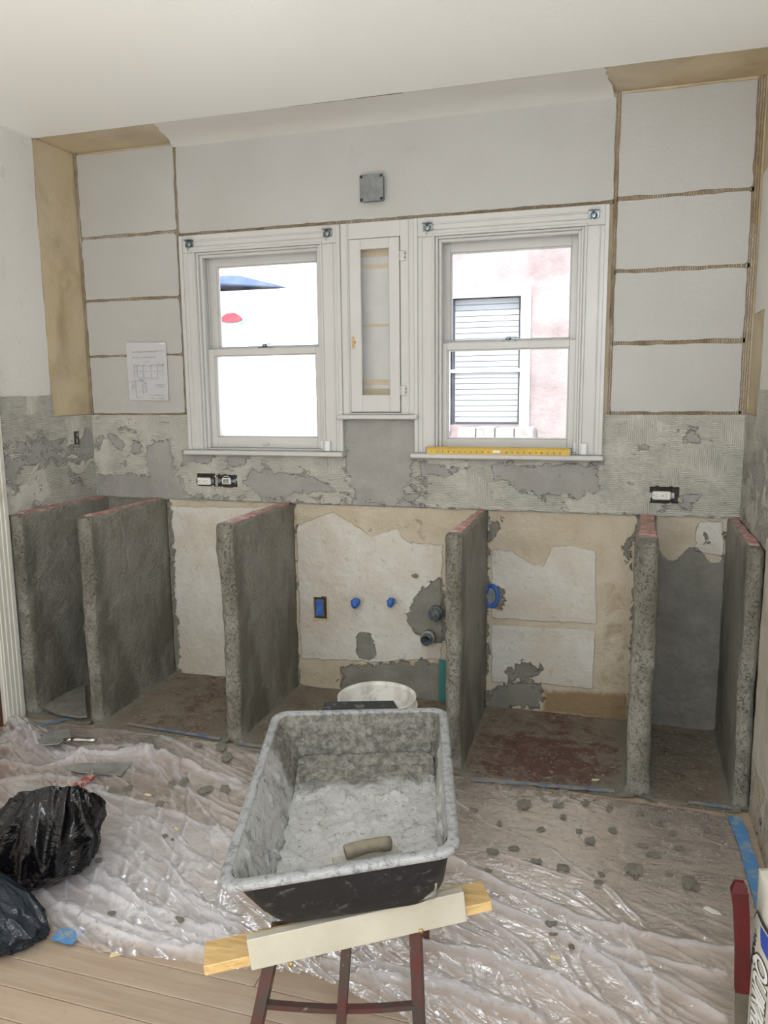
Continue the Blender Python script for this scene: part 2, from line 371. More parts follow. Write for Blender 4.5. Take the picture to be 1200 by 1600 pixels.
M['paper'] = plain('ruled_paper', (.50, .49, .50), .7)
M['pencil'] = plain('pencil_line', (.22, .22, .25), .8)
M['rule'] = plain('pale_rule_line', (.50, .50, .56), .8)
def tubm():
    t = NT('tub_plastic_splashed'); n = t.ramp(t.noise(36, 8, .75, dist=.5), .56, .66); c = t.mix(t.math('MULTIPLY', n, .30), (.010, .010, .011), (.20, .195, .18)); t.bump(t.noise(80, 6), .001); return t.fin(c, .5, spec=.25)
M['tub'] = tubm()
def rimm():
    t = NT('tub_rim_mortar_smeared'); n = t.ramp(t.noise(60, 8, .8, dist=.6), .36, .52); c = t.mix(n, (.08, .084, .09), (.27, .275, .275)); t.bump(t.noise(90, 6, .7), .002); return t.fin(c, .5)
M['rim'] = rimm()
def tubin():
    t = NT('dried_mortar_lining'); we = t.attr('wet'); n = t.math('SUBTRACT', t.noise(17, 8, .7, dist=.7), .5); c = t.mix(t.ramp(t.noise(30, 7, .7), .35, .65), (.43, .43, .42), (.33, .325, .305))
    w_ = t.ramp(t.math('ADD', we, t.math('MULTIPLY', n, 1.3)), .38, .68); g = t.mix(t.ramp(t.noise(60, 6, .7), .4, .6), (.10, .095, .08), (.235, .225, .19)); c = t.mix(w_, c, g); c = t.mix(t.math('MULTIPLY', t.ramp(t.noise(75, 6, .8), .58, .64), .8), c, (.07, .067, .058))
    t.bump(t.math('ADD', t.noise(45, 7, .7), w_), .006); return t.fin(c, .6)
M['tubin'] = tubin()
def pine(name, a, b):
    t = NT(name); g = t.noise(7, 6, .6, stretch=(.6, 8, 8), dist=1.2); c = t.mix(t.ramp(g, .35, .65), a, b); t.bump(g, .0006); return t.fin(c, .55)
M['pine'] = pine('pine_board', (.60, .42, .19), (.42, .26, .09))
M['wboard'] = plain('white_painted_board', (.44, .415, .34), .5, c2=(.38, .35, .28), sc=8, bump=.0006)
def rusty():
    t = NT('worn_red_steel'); c = t.mix(t.ramp(t.noise(16, 7, .65), .4, .6), (.10, .022, .020), (.055, .042, .035)); c = t.mix(t.ramp(t.noise(28, 7, .7), .6, .68), c, (.28, .26, .22)); t.bump(t.noise(60, 5), .001); return t.fin(c, .5)
M['rusty'] = rusty()
M['brass'] = plain('brass_screw', (.45, .32, .12), .35, .9)
def bucket():
    t = NT('white_bucket'); n = t.ramp(t.noise(14, 7, .7, dist=1), .47, .65); c = t.mix(t.math('MULTIPLY', n, .7), (.68, .66, .61), (.36, .34, .31)); t.bump(t.noise(40), .001); return t.fin(c, .45)
M['bucket'] = bucket()
M['handle'] = plain('dirty_wood_handle', (.22, .18, .12), .6, c2=(.13, .115, .085), sc=30, bump=.002, bsc=60)
M['redhandle'] = plain('chipped_red_handle', (.36, .055, .05), .5, c2=(.42, .35, .31), sc=50, lo=.49, hi=.55, bump=.001)
M['blade'] = plain('mortared_blade', (.38, .39, .37), .45, .3, c2=(.25, .25, .235), sc=18, bump=.002, bsc=60)
M['chrome'] = plain('bright_steel', (.62, .63, .62), .22, 1, c2=(.4, .4, .4), sc=50)
def bagm(name, c, r_):
    t = NT(name); h = t.math('ADD', t.noise(7, 3, .5, dist=2.5), t.math('MULTIPLY', t.noise(26, 2, .5, dist=3), .25)); t.bump(h, .012, .8); return t.fin(c, r_, spec=.35)
M['bagblack'] = bagm('black_bin_bag', (.004, .004, .005), .17)
M['bagblue'] = bagm('blue_black_bin_bag', (.012, .018, .026), .24)
M['kraft'] = plain('bag_paper', (.56, .54, .47), .6, c2=(.48, .46, .39), sc=12, bump=.002, bsc=25)
M['bagink_blue'] = plain('bag_blue_print', (.03, .07, .36), .5)
M['bagwhite'] = plain('bag_white_print', (.74, .74, .72), .5)
M['redtool'] = plain('dark_red_paint', (.085, .008, .008), .5, c2=(.05, .010, .009), sc=20, spec=.25)
M['toolsteel'] = plain('tool_grey_steel', (.13, .11, .08), .5, .3, c2=(.09, .08, .06), sc=30)
M['card'] = plain('dusty_board', (.25, .24, .21), .8, c2=(.17, .165, .14), sc=20, bump=.002, bsc=60)
M['brown'] = plain('brown_door', (.09, .025, .015), .4)
M['stucco'] = plain('pink_stucco', (.155, .115, .115), .9, c2=(.24, .205, .205), sc=3, bump=.01, bsc=25)
M['wstucco'] = plain('white_garage_paint', (.88, .88, .87), .9, bump=.006, bsc=25)
M['outtrim'] = plain('outside_white_trim', (.93, .93, .93), .6)
M['blind'] = plain('blind_slat', (.22, .23, .25), .6)
M['pane'] = plain('outside_pane', (.13, .145, .18), .8)
M['roofblue'] = plain('blue_roof', (.04, .07, .16), .8, c2=(.07, .10, .19), sc=8)
M['block'] = plain('grey_block', (.17, .165, .155), .9, c2=(.25, .245, .23), sc=14, bump=.006, bsc=40)
M['melonred'] = plain('melon_red', (.20, .006, .015), .6, c2=(.24, .02, .035), sc=20); M['melonrind'] = plain('melon_rind', (.15, .24, .20), .6)
M['ground'] = plain('outside_ground', (.5, .49, .46), .9, c2=(.42, .41, .37), sc=3, bump=.01)
M['teal'] = plain('teal_strip', (.05, .20, .19), .35)
M['clear'] = plain('clear_latch', (.66, .67, .68), .2)
M['ply'] = plain('pale_chip', (.68, .58, .36), .6)
# ------------------------------------------------------------------ room shell
W, H, ZC, ZM, DP = 2.869, .87, 2.437, 1.262, -.593
YR = -5.6
def struct(o): o['kind'] = 'structure'; return o
def slab_with_holes(name, axis, c0, c1, a0, a1, z0, z1, holes, m):
    """wall slab from c0 to c1 along its normal axis, holes as (a0,a1,z0,z1)"""
    xs = sorted({a0, a1, *[h[0] for h in holes], *[h[1] for h in holes]}); zs = sorted({z0, z1, *[h[2] for h in holes], *[h[3] for h in holes]})
    b = MB(); ins = lambda x, z: any(h[0] < x < h[1] and h[2] < z < h[3] for h in holes) or not (a0 < x < a1 and z0 < z < z1)
    def P(a, c, z): return (c, a, z) if axis == 0 else (a, c, z)
    for i in range(len(xs)-1):
        for k in range(len(zs)-1):
            xm, zm = (xs[i]+xs[i+1])/2, (zs[k]+zs[k+1])/2
            if ins(xm, zm): continue
            for c in (c0, c1): b.add([P(xs[i], c, zs[k]), P(xs[i+1], c, zs[k]), P(xs[i+1], c, zs[k+1]), P(xs[i], c, zs[k+1])], [(0, 1, 2, 3)])
            for (xa, za, xb, zb, nx, nz) in ((xs[i], zs[k], xs[i], zs[k+1], xs[i]-1e-4, zm), (xs[i+1], zs[k], xs[i+1], zs[k+1], xs[i+1]+1e-4, zm), (xs[i], zs[k], xs[i+1], zs[k], xm, zs[k]-1e-4), (xs[i], zs[k+1], xs[i+1], zs[k+1], xm, zs[k+1]+1e-4)):
                if ins(nx, nz): b.add([P(xa, c0, za), P(xb, c0, zb), P(xb, c1, zb), P(xa, c1, za)], [(0, 1, 2, 3)])
    import bmesh
    o = b.build(name, m); bm = bmesh.new(); bm.from_mesh(o.data); bmesh.ops.remove_doubles(bm, verts=bm.verts, dist=1e-5); bmesh.ops.recalc_face_normals(bm, faces=bm.faces); bm.to_mesh(o.data); bm.free(); return o
WO = [(.607, 1.193, 1.103, 1.968), (1.688, 2.266, 1.103, 1.968)]     # window openings
CABH = (1.345, 1.52, 1.31, 1.96)
wall_back = struct(slab_with_holes('wall_back', 1, .012, .16, -.12, W+.12, -.05, ZC+.1, WO+[CABH], M['tan']))
wall_left = struct(bx('wall_left', (-.12, YR, -.05), (-.006, .012, ZC+.1), M['tan']))
wall_right = struct(bx('wall_right', (W+.006, YR, -.05), (W+.12, .012, ZC+.1), M['tan']))
struct(bx('wall_rear', (-.12, YR-.1, -.05), (W+.12, YR, ZC+.1), M['paint']))
ceiling = struct(bx('ceiling', (-.12, YR-.1, ZC+.001), (W+.12, .16, ZC+.2), M['tan']))
floor = struct(bx('floor', (-.12, YR-.1, -.12), (W+.12, .16, -.018), M['dark']))
# main ceiling skin, its front edge ragged above the old cabinets
def ragged(x0, x1, base, amp, step=.012, s=0, f=30):
    xs = np.arange(x0, x1+step/2, step); n = fbm(np.stack([xs, xs*0+s*3.1, xs*0], 1), f, 3, s)*amp
    return [(float(x), float(base+d)) for x, d in zip(xs, n)]
edge = [(x, y) for x, y in ragged(-.0, W, -.262, .003, .02, 3)]
cp = [(0-.006, YR), (W+.006, YR)]+edge[::-1]
MB().prism(cp, ZC-.007, ZC+.001).build('ceiling_skin', M['ceiling'], ceiling)
def cove_fn(u, v):
    xa_ = .572-.052*v; x = xa_+u*(2.33+.028*v-xa_); jag = fbm(np.stack([v*9, u*0+np.round(u), v*0], 1), 1, 3, 5)*.014
    x = x+jag*((u < .001)*1.0+(u > .999)*1.0)
    y = -.25+v*.25; z = ZC-.001-.018*np.clip((v-.45)/.55, 0, 1)**2.2
    return np.stack([x, y, z], 1), {}
gridmesh('cove', M['cove'], 60, 16, cove_fn, ceiling)
MB().prism([(1.15, -.262), (1.62, -.262), (1.62, -.243), (1.17, -.248)], ZC-.003, ZC-.0005).build('bare_edge_strip', M['groove'], ceiling)
# wall panels (painted rectangles left between the old shelf lines)
def panel(x0, x1, z0, z1, y=0., parent=None, m=None, seed=0, amp=.0022, th=.011, plane='y'):
    pts = []; st = .012
    def edge_(a, b, c, k, flip): # vary c along a..b
        t = np.arange(a, b, st); n = fbm(np.stack([t, t*0+seed*1.7+k*5, t*0], 1), 22, 4, seed+k)*amp*2.2
        L = [(float(q), float(c+d)) for q, d in zip(t, n)]; return L[::-1] if flip else L
    for q, c in edge_(x0+.004, x1-.002, z0, 1, 0): pts.append((q, c))
    for q, c in edge_(z0+.004, z1-.002, x1, 2, 0): pts.append((c, q))
    for q, c in edge_(x0+.004, x1-.002, z1, 3, 1): pts.append((q, c))
    for q, c in edge_(z0+.004, z1-.002, x0, 4, 1): pts.append((c, q))
    if plane == 'y': fn = lambda a, b, h: (a, h, b)
    else: fn = lambda a, b, h: (h, a, b)
    return MB().prism(pts, y, y+th, fn).build('wall_panel', m or M['panel'], parent)
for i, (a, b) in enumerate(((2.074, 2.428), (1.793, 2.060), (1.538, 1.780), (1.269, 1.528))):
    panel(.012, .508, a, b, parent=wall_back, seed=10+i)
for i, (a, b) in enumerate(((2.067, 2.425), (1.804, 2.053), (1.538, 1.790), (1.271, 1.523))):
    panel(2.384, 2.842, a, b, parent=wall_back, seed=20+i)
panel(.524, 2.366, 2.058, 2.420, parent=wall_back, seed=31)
# dark worn seams
for x0, x1 in ((.509, .523), (2.367, 2.383), (2.843, W)):
    MB().box((x0, .006, ZM), (x1, .013, ZC)).build('seam', M['groove'], wall_back)
for z in (2.067, 1.787, 1.533, 1.264): MB().box((.0, .006, z-.007), (.51, .013, z+.007)).build('seam', M['groove'], wall_back)
for z in (2.06, 1.797, 1.531, 1.265): MB().box((2.38, .006, z-.008), (2.85, .013, z+.008)).build('seam', M['groove'], wall_back)
MB().box((-.004, .0, ZM), (.009, .012, ZC)).build('seam', M['groove'], wall_back)
MB().box((.52, .006, 2.045), (2.37, .013, 2.059)).build('seam', M['groove'], wall_back)
# side walls: painted plaster ends where the upper cabinets hung
lw = panel(YR, -.268, 1.353, ZC-.006, y=-.006, parent=wall_left, seed=41, th=.006, plane='x', m=M['paint'])
panel(-.262, -.006, 1.264, ZC-.004, y=-.0055, parent=wall_left, seed=42, th=.003, plane='x', m=M['tan'])
panel(YR, -.268, 1.353, ZC-.006, y=W, parent=wall_right, seed=43, th=.006, plane='x', m=M['paint'])
panel(-.262, -.03, 1.62, 2.1, y=W+.002, parent=wall_right, seed=44, th=.004, plane='x', m=M['paint'])
# combed thinset band on the back wall
BARE = [[(545, 656), (640, 656), (652, 700), (620, 790), (560, 775), (545, 720)], [(770, 722), (940, 722), (942, 770), (900, 780), (820, 775), (775, 745)],
        [(230, 700), (262, 690), (275, 740), (255, 770), (232, 745)], [(150, 740), (280, 745), (300, 790), (150, 775)], [(395, 735), (480, 745), (520, 765), (420, 775), (380, 755)],
        [(150, 690), (160, 685), (162, 702), (152, 702)], [(172, 678), (192, 690), (190, 700), (175, 695)], [(205, 688), (222, 688), (220, 705), (208, 703)], [(1062, 672), (1090, 670), (1090, 690), (1070, 688)],
        [(1000, 695), (1010, 694), (1010, 705), (996, 705)], [(985, 740), (998, 745), (990, 760), (980, 757)], [(285, 705), (330, 712), (325, 725), (290, 722)], [(355, 712), (382, 712), (380, 728), (355, 728)], [(1020, 790), (1090, 770), (1085, 800), (1030, 805)], [(660, 725), (735, 730), (700, 745), (665, 742)]]
BARE = [[wpt(*p) for p in q] for q in BARE]
OUTL = [(.556, .650, .935, .992), (.658, .758, .930, .990), (2.540, 2.648, .918, .984)]   # cut-outs round the outlet boxes
def band(u, v):
    x = u*W; z = H-.006+v*(ZM-H+.004); m = np.full(x.shape, .20)
    for q in BARE: m = np.maximum(m, soft(poly_sd(x, z, q), .035)*.95)
    m = np.maximum(m, np.clip(.62-(z-H)/.10, 0, 1)*.75); m = np.where(x < 1.7, m+.08, m-.06); m = np.where((x > 1.25) & (x < 1.65), m+.14, m)
    d = fbm(np.stack([x, z, x*0], 1), 18, 4, 2)*.0025+.0022*m; d2 = fbm(np.stack([x, z, x*0], 1), 60, 3, 9)*.0015
    y = -.003+d+d2; y = y-.008*(.6+fbm(P_:=np.stack([x, z*3, x*0], 1), 40, 3, 77))*(v > .01)*(v < .05); y = np.where(v < .01, y+.012, y)
    return np.stack([x, y, z], 1), {'bare': m}
def notcut(c):
    k = np.ones(len(c), bool)
    for a, b, z0, z1 in WO: k &= ~((c[:, 0] > a-.04) & (c[:, 0] < b+.04) & (c[:, 2] > z0-.01))
    for a, b, z0, z1 in OUTL:
        j = fbm(c*np.array([1, 0, 1]), 60, 3, 8)*.007
        k &= ~((c[:, 0] > a+j) & (c[:, 0] < b+j) & (c[:, 2] > z0-j) & (c[:, 2] < z1+j))
    return k
gridmesh('thinset_band', M['thinset'], 574, 80, band, wall_back, keep=notcut)
def band_side(X0, sgn, ztop, y0, y1, seed):
    def fn(u, v):
        y = y0+u*(y1-y0); top = np.where(y > -.262, ZM, ztop); z0_ = H-.004; z = z0_+v*(top-z0_)
        m = .33+fbm(np.stack([y, z, y*0], 1), 7, 3, seed)*.45; m = m+.25*np.clip(1-np.abs(z-1.08)/.12, 0, 1); m = m-np.clip((z-1.2)/.1, 0, 1)*.3
        if sgn < 0: m = m-.05
        x = X0+sgn*(.003+fbm(np.stack([z*0, y, z], 1), 20, 4, seed)*.003)
        return np.stack([x, y, z], 1), {'bare': m}
    return fn
gridmesh('thinset_band', M['thinset'], 130, 80, band_side(0, 1, 1.353, -.75, -.0, 4), wall_left)
gridmesh('thinset_band', M['thinset'], 130, 80, band_side(W, -1, 1.353, -.75, -.0, 6), wall_right)
def rw_low(u, v):
    y = -1.9+u*1.31; z = .0+v*H
    return np.stack([W-.002+fbm(np.stack([y, z, z*0], 1), 20, 3, 3)*.003, y, z], 1), {'paint': np.full(u.shape, .8)-.3*(z < .2), 'mortar': .15+.2*(z < .1), 'stain': u*0}
gridmesh('lower_plaster', M['patched'], 120, 60, rw_low, wall_right)
bx('plaster_skin', (-.006, -5.5, 0), (.0, -.75, 1.353), M['paint'], wall_left); bx('plaster_skin', (W, -5.5, 0), (W+.006, -1.9, 1.353), M['paint'], wall_right); bx('plaster_skin', (W, -1.9, H), (W+.006, -.745, 1.353), M['paint'], wall_right)
# lower back wall, one patched panel per bay
BAYS = [(.06, .36), (.395, .99), (1.03, 1.87), (1.905, 2.50), (2.56, 2.83)]
def PX(*pts): return [wpt(u, v, .004) for u, v in pts]
def bay(i):
    a, b = BAYS[i]
    def fn(u, v):
        x = a-.01+u*(b-a+.02); z = v*H; P = np.stack([x, z, x*0], 1); pa = np.zeros(x.shape); mo = np.zeros(x.shape); st = np.zeros(x.shape)
        S = lambda wd, *pts: soft(poly_sd(x, z, PX(*pts)), wd*1.6+.012)
        edge_ = np.clip(1-np.minimum(x-a, b-x)/.03, 0, 1)
        if i == 0: mo += .95
        elif i == 1:
            pa = S(.006, (262, 792), (455, 792), (455, 1062), (270, 1053)); mo = edge_*.7; st = np.clip((z-.82)/.05, 0, 1)*.3
        elif i == 2:
            pa = np.maximum(S(.01, (462, 822), (520, 800), (580, 838), (620, 825), (640, 850), (690, 852), (690, 1030), (600, 1035), (470, 1030)), 0)
            pa = np.maximum(pa, .42*S(.02, (462, 790), (690, 798), (690, 860), (462, 860)))
            mo = np.maximum.reduce([S(.012, (632, 960), (660, 918), (690, 905), (700, 1000), (668, 1000), (645, 985)), S(.006, (555, 1000), (562, 988), (580, 990), (590, 1030), (560, 1030)), .95*S(.015, (530, 1042), (690, 1032), (700, 1110), (530, 1090)), .7*S(.005, (644, 890), (652, 890), (652, 902), (646, 902)), edge_*.62*(fbm(P, 14, 2, 3) > -.1)]); st = .9*S(.01, (528, 1040), (560, 1040), (570, 1070), (530, 1070))
        elif i == 3:
            pa = np.maximum(S(.004, (768, 858), (800, 862), (828, 880), (850, 886), (862, 855), (890, 852), (930, 862), (932, 976), (768, 966)), S(.004, (768, 976), (930, 984), (926, 1078), (850, 1070), (768, 1066)))
            mo = np.maximum.reduce([.9*S(.015, (760, 1075), (830, 1060), (850, 1080), (848, 1110), (760, 1112)), .8*S(.012, (790, 1050), (815, 1030), (850, 1045), (820, 1066), (790, 1070)), .75*S(.01, (762, 812), (785, 815), (782, 840), (765, 845)), .8*S(.01, (968, 850), (990, 835), (990, 900), (975, 880)), edge_*.66, S(.008, (772, 916), (786, 920), (784, 952), (772, 950))])
            st = np.maximum(.8*S(.01, (845, 1075), (985, 1082), (985, 1135), (845, 1115)), .45*S(.01, (940, 905), (990, 905), (985, 1080), (930, 1080)))
        else:
            mo = np.where(z < .72+.03*np.sin(x*40), 1., .1)+edge_*.4; pa = S(.01, (1090, 815), (1130, 815), (1130, 870), (1085, 860)); mo = np.maximum(mo, .8*S(.006, (1098, 830), (1108, 828), (1110, 850), (1098, 850)))
        y = .010-.004*np.clip(mo, 0, 1)-.0015*pa+fbm(P, 30, 4, i)*.002+(.03 if i in (0, 4) else 0)*0
        if i in (0, 4): y = y+fbm(P, 60, 3, i)*.004*np.clip(mo, 0, 1)-.004
        return np.stack([x, y, z], 1), {'paint': pa, 'mortar': mo, 'stain': st}
    cut = []
    if i == 2: cut = [PX((489, 933), (513, 933), (513, 971), (489, 971))]
    if i == 3: cut = [PX((758, 916), (776, 916), (776, 948), (758, 948))]
    def kp(c):
        k = np.ones(len(c), bool)
        for q in cut: k &= poly_sd(c[:, 0], c[:, 2], q) < 0
        return k
    gridmesh('backer_panel', M['patched'], int((b-a)/.005), 174, fn, wall_back, keep=kp if cut else None)
for i in range(5): bay(i)
# cut voids in the wall for the boxes
# ------------------------------------------------------------------ floor boards and bay floors
y = -.605; row = 0; bme = []
while y > -3.3:
    x = -.0-random.uniform(0, .9)
    while x < W:
        L = random.uniform(.9, 1.9); a, b = max(x, 0)+.0008, min(x+L, W)-.0008
        if b-a > .02: bx('floor_board', (a, y-.0780, -.018), (b, y, -.0005*random.random()), M['board'], floor, bev=.0012)
        x += L
    y -= .0805; row += 1
bx('floor_field', (0, YR, -.018), (W, y, 0), M['board'], floor)
def bfloor(x0, x1, i):
    def fn(u, v):
        x = x0+u*(x1-x0); yy = -.625+v*.635; P = np.stack([x, yy, x*0], 1)
        rd = {0: .1, 1: .42, 2: .42, 3: .62, 4: .3}[i]*np.clip(1-np.abs(u-.5)*1.1, 0, 1)+.1; e = np.minimum(u, 1-u)*(x1-x0)
        mo = np.clip(1-e/.07, 0, 1)*.75+np.clip((-yy-.45)/.15, 0, 1)*.45+.12
        if i == 3: rd = np.where(v > .62, rd*.8, rd+.1); mo = mo+.3*(u > .78)
        z = .004+fbm(P, 25, 4, i)*.004+np.clip(1-e/.05, 0, 1)*.012*(1+fbm(P, 40, 3, i+4)*.6)+np.clip(v-.93, 0, 1)*.1
        z = np.where(v < .03, z-.004, z)
        return np.stack([x, yy, z], 1), {'red': rd, 'mortar': mo}
    gridmesh('bay_floor', M['bayfloor'], int((x1-x0)/.007), 90, fn, floor)
for i, (a, b) in enumerate(((.05, .35), (.39, .985), (1.03, 1.87), (1.9, 2.5), (2.55, 2.83))): bfloor(a-.01, b+.01, i)
MB().box((0, -.6, -.018), (W, .012, -.002)).build('subfloor', M['bayfloor'], floor, attrs=None)
# ------------------------------------------------------------------ mortar-coated partitions
PT = [ # name seed, front x0,x1, back x0,x1, label
 (0, .004, .066, .004, .062, 'grey mortar coated counter support wall against the left wall beside the white casing'),
 (1, .335, .402, .325, .382, 'grey mortar coated counter support wall, second from the left, paler sheen on its side'),
 (2, .968, 1.040, .970, 1.032, 'grey mortar coated counter support wall left of the blue taped pipe stubs'),
 (3, 1.853, 1.915, 1.868, 1.906, 'grey mortar coated counter support wall with pink top right behind the mixing tub'),
 (4, 2.486, 2.560, 2.502, 2.566, 'narrow grey mortar coated counter support wall with a wavy pale front edge'),
 (5, 2.815, 2.866, 2.824, 2.866, 'grey mortar coated counter support wall against the right wall')]
def partition(k, fx0, fx1, bx0, bx1, label):
    root = empty('counter_support', ((fx0+fx1)/2, DP/2, 0)); tag(root, label, 'support wall', 'mortar coated counter supports')
    ox, oy = (fx0+fx1)/2, DP/2
    def fn(v):
        u, t, h = v[:, 0], v[:, 1], v[:, 2]     # t 0 front .. 1 back
        y = DP+t*(-DP+.006); xa = fx0+(bx0-fx0)*t; xb = fx1+(bx1-fx1)*t
        P0 = np.stack([u*.1+k, y, h*H], 1)
        if k in (1, 2, 3): xa = xa+(1-h)*.012; xb = xb-.0*(1-h)
        mid = fbm(np.stack([h*H, h*0+k*7., h*0], 1), 5, 2, k)*.008*(1-t); xa = xa+mid; xb = xb+mid
        x = xa+u*(xb-xa); z = h*H+fbm(np.stack([y, u*0+k, y*0], 1), 9, 3, k)*.003*(h > .9)
        # rounded edges
        th = xb-xa; r = .012; ux = np.minimum(u, 1-u)*th; fy = np.clip(y-DP, 0, 1)
        cor = np.clip(1-ux/r, 0, 1)*np.clip(1-fy/r, 0, 1); y = y+cor*.008; x = x+np.where(u < .5, 1, -1)*cor*.006
        ct = np.clip(1-(H-h*H)/r, 0, 1); x = x+np.where(u < .5, 1, -1)*np.clip(1-ux/r, 0, 1)*ct*.005; z = z-np.clip(1-ux/r, 0, 1)*ct*.003
        base = np.clip(1-h*H/.03, 0, 1); x = x+(u-.5)*2*base*.006
        n = fbm(P0, 22, 4, k*3)*.0035+fbm(P0, 80, 2, k*3+1)*.0014
        n = np.where(h < .001, 0, n)
        if k == 0: x = np.where(u < .5, np.maximum(x, .0045), x)
        if k == 5: x = np.where(u > .5, np.minimum(x, W-.003), x)
        sgn = np.where(u < .5, -1, 1)*(np.abs(u-.5) > .4)
        if k == 0: sgn = np.where(u < .5, 0, sgn)
        if k == 5: sgn = np.where(u > .5, 0, sgn)
        x = x+n*sgn; y = y-n*(t < .02)
        if k == 0: # horizontal lap line half way up
            x = x+.004*(z < .43+(y+.3)*.28)*(u > .9)
        z = np.where(h < .001, .0, z)
        return np.stack([x-ox, y-oy, z], 1)
    smin_box('core', 6, 74, 108, fn, M['concrete'], root)
    # exposed red core along the top
    b = MB(); n = 60; vs = []; ys = np.linspace(DP+(.05 if k != 4 else .12), -.02, n)
    for j, yy in enumerate(ys):
        t = (yy-DP)/(-DP); xa = fx0+(bx0-fx0)*t; xb = fx1+(bx1-fx1)*t; e = .008
        a = xa+e+float(fbm(np.array([[yy, k, 1.]]), 40, 3, 2)[0])*.004; c = xb-e+float(fbm(np.array([[yy, k, 5.]]), 40, 3, 3)[0])*.004
        zz = H+.0015+float(fbm(np.array([[yy, k, 9.]]), 30, 3, 3)[0])*.003
        vs += [(a-ox, yy-oy, zz-.006), (a-ox, yy-oy, zz+.001), (c-ox, yy-oy, zz+.001), (c-ox, yy-oy, zz-.006)]
    fs = []
    for j in range(n-1):
        for q in range(4): fs.append((j*4+q, j*4+(q+1) % 4, (j+1)*4+(q+1) % 4, (j+1)*4+q))
    fs += [(3, 2, 1, 0), tuple((n-1)*4+q for q in range(4))]
    tag(b.add(vs, fs).build('core_edge', M['redtop'], root), 'worn pinkish red core edge on top')
    return root
for p in PT: partition(*p)
# ------------------------------------------------------------------ windows
def window(idx, x0, x1, cx0, cx1):
    root = struct(empty('window_%d' % idx, ((x0+x1)/2, 0, 1.103))); ox, oz = (x0+x1)/2, 1.103
    T = M['trim']
    def B(name, a, b, m=T, par=root, bev=.002): return bx(name, (a[0]-ox, a[1], a[2]-oz), (b[0]-ox, b[1], b[2]-oz), m, par, bev)
    zt = 1.968; zb = 1.103
    # casings: side boards with an outer band and an inner bead
    for a, b, n in ((cx0, x0, 0), (x1, cx1, 1)):
        s = B('casing', (a, -.020, zb), (b, .012, zt+.0))
        o_ = a if n == 0 else b; sg = 1 if n == 0 else -1
        bead = B('bead', (o_, -.028, zb), (o_+sg*.016, -.018, 2.040), par=root); i_ = b if n == 0 else a
        B('bead', (i_-sg*.012, -.026, zb), (i_-sg*.002, -.018, zt), par=root); B('bead', (o_+sg*.030, -.0235, zb), (o_+sg*.036, -.018, zt), par=root)
    B('head_casing', (cx0+.0005, -.021, zt+.0005), (cx1-.0005, .012, 2.042)); B('bead', (cx0+.03, -.0255, 2.012), (cx1-.03, -.0195, 2.019)); B('bead', (cx0+.045, -.0255, 1.990), (cx1-.045, -.0195, 1.994)); B('bead', (x0-.012, -.027, zt-.001), (x1+.012, -.018, zt+.010))
    # jamb lining
    B('jamb', (x0+.0005, -.015, zb), (x0+.010, .159, zt)); B('jamb', (x1-.010, -.015, zb), (x1-.0005, .159, zt)); B('jamb', (x0+.010, -.015, zt-.010), (x1-.010, .159, zt-.0005)); B('sill', (x0+.010, -.015, zb+.0005), (x1-.010, .19, zb+.008))
    for xx in (x0+.010, x1-.022): B('stop', (xx, .0, zb+.008), (xx+.012, .022, zt-.010))
    B('stop', (x0+.022, .0, zt-.022), (x1-.022, .022, zt-.010)); 
    for xx in (x0+.010, x1-.018): B('parting_bead', (xx, .058, 1.55), (xx+.008, .066, zt-.010))
    # stool and apron
    B('stool', (cx0-.012, -.058, 1.083), (cx1+.006, -.0005, 1.1025), bev=.004)
    def sash(name, ya, yb, za, zc, st, br, tr, gx0, gx1):
        sr = empty(name, (0, 0, 0)); sr.parent = root
        a, b = x0+.0115, x1-.0115
        B('stile', (a, ya, za), (gx0, yb, zc), par=sr); B('stile', (gx1, ya, za), (b, yb, zc), par=sr)
        B('rail', (gx0, ya, za), (gx1, yb, za+br), par=sr); B('rail', (gx0, ya, zc-tr), (gx1, yb, zc), par=sr)
        for q in ((gx0, ya+.004, za+br, gx0+.005, yb-.006, zc-tr), (gx1-.005, ya+.004, za+br, gx1, yb-.006, zc-tr), (gx0+.005, ya+.004, za+br, gx1-.005, yb-.006, za+br+.005), (gx0+.005, ya+.004, zc-tr-.005, gx1-.005, yb-.006, zc-tr)):
            B('glazing_bead', q[:3], q[3:], par=sr, bev=.0015)
        B('pane', (gx0, (ya+yb)/2-.0015, za+br), (gx1, (ya+yb)/2+.0015, zc-tr), M['glass'], sr, 0)
        return sr
    g0, g1 = (.655, 1.148) if idx == 1 else (1.728, 2.219)
    sash('lower_sash', .023, .057, 1.112, 1.552, .04, .048, .029, g0, g1); sash('upper_sash', .067, .10, 1.530, 1.957, .04, .030, .042, g0+.004, g1-.003)
    mx = (x0+x1)/2+.0
    b = MB(); b.box((mx-.028-ox, .024, 1.5525-oz), (mx+.028-ox, .05, 1.558-oz), bev=.001).lathe([(.011, 0), (.012, .006), (.006, .012)], 14, (mx-ox, .038, 1.558-oz), cap=(True, True)).box((mx-.006-ox, .03, 1.566-oz), (mx+.034-ox, .038, 1.571-oz), bev=.001); b.build('sash_lock', M['zinc'], root)
    b = MB(); b.box((mx-.016-ox, .014, 1.126-oz), (mx+.016-ox, .0232, 1.130-oz), bev=.001).box((mx-.016-ox, .0205, 1.122-oz), (mx+.016-ox, .0232, 1.136-oz), bev=.001).build('sash_lift', M['trim'], root)
    # clear night latch at the lower right
    b = MB(); b.box((x1+.010-ox, -.036, 1.104-oz), (x1+.034-ox, -.0205, 1.150-oz), bev=.003).box((x1-.020-ox, -.004, 1.112-oz), (x1-.010-ox, .0, 1.150-oz), bev=.001); b.build('latch', M['clear'], root)
    return root
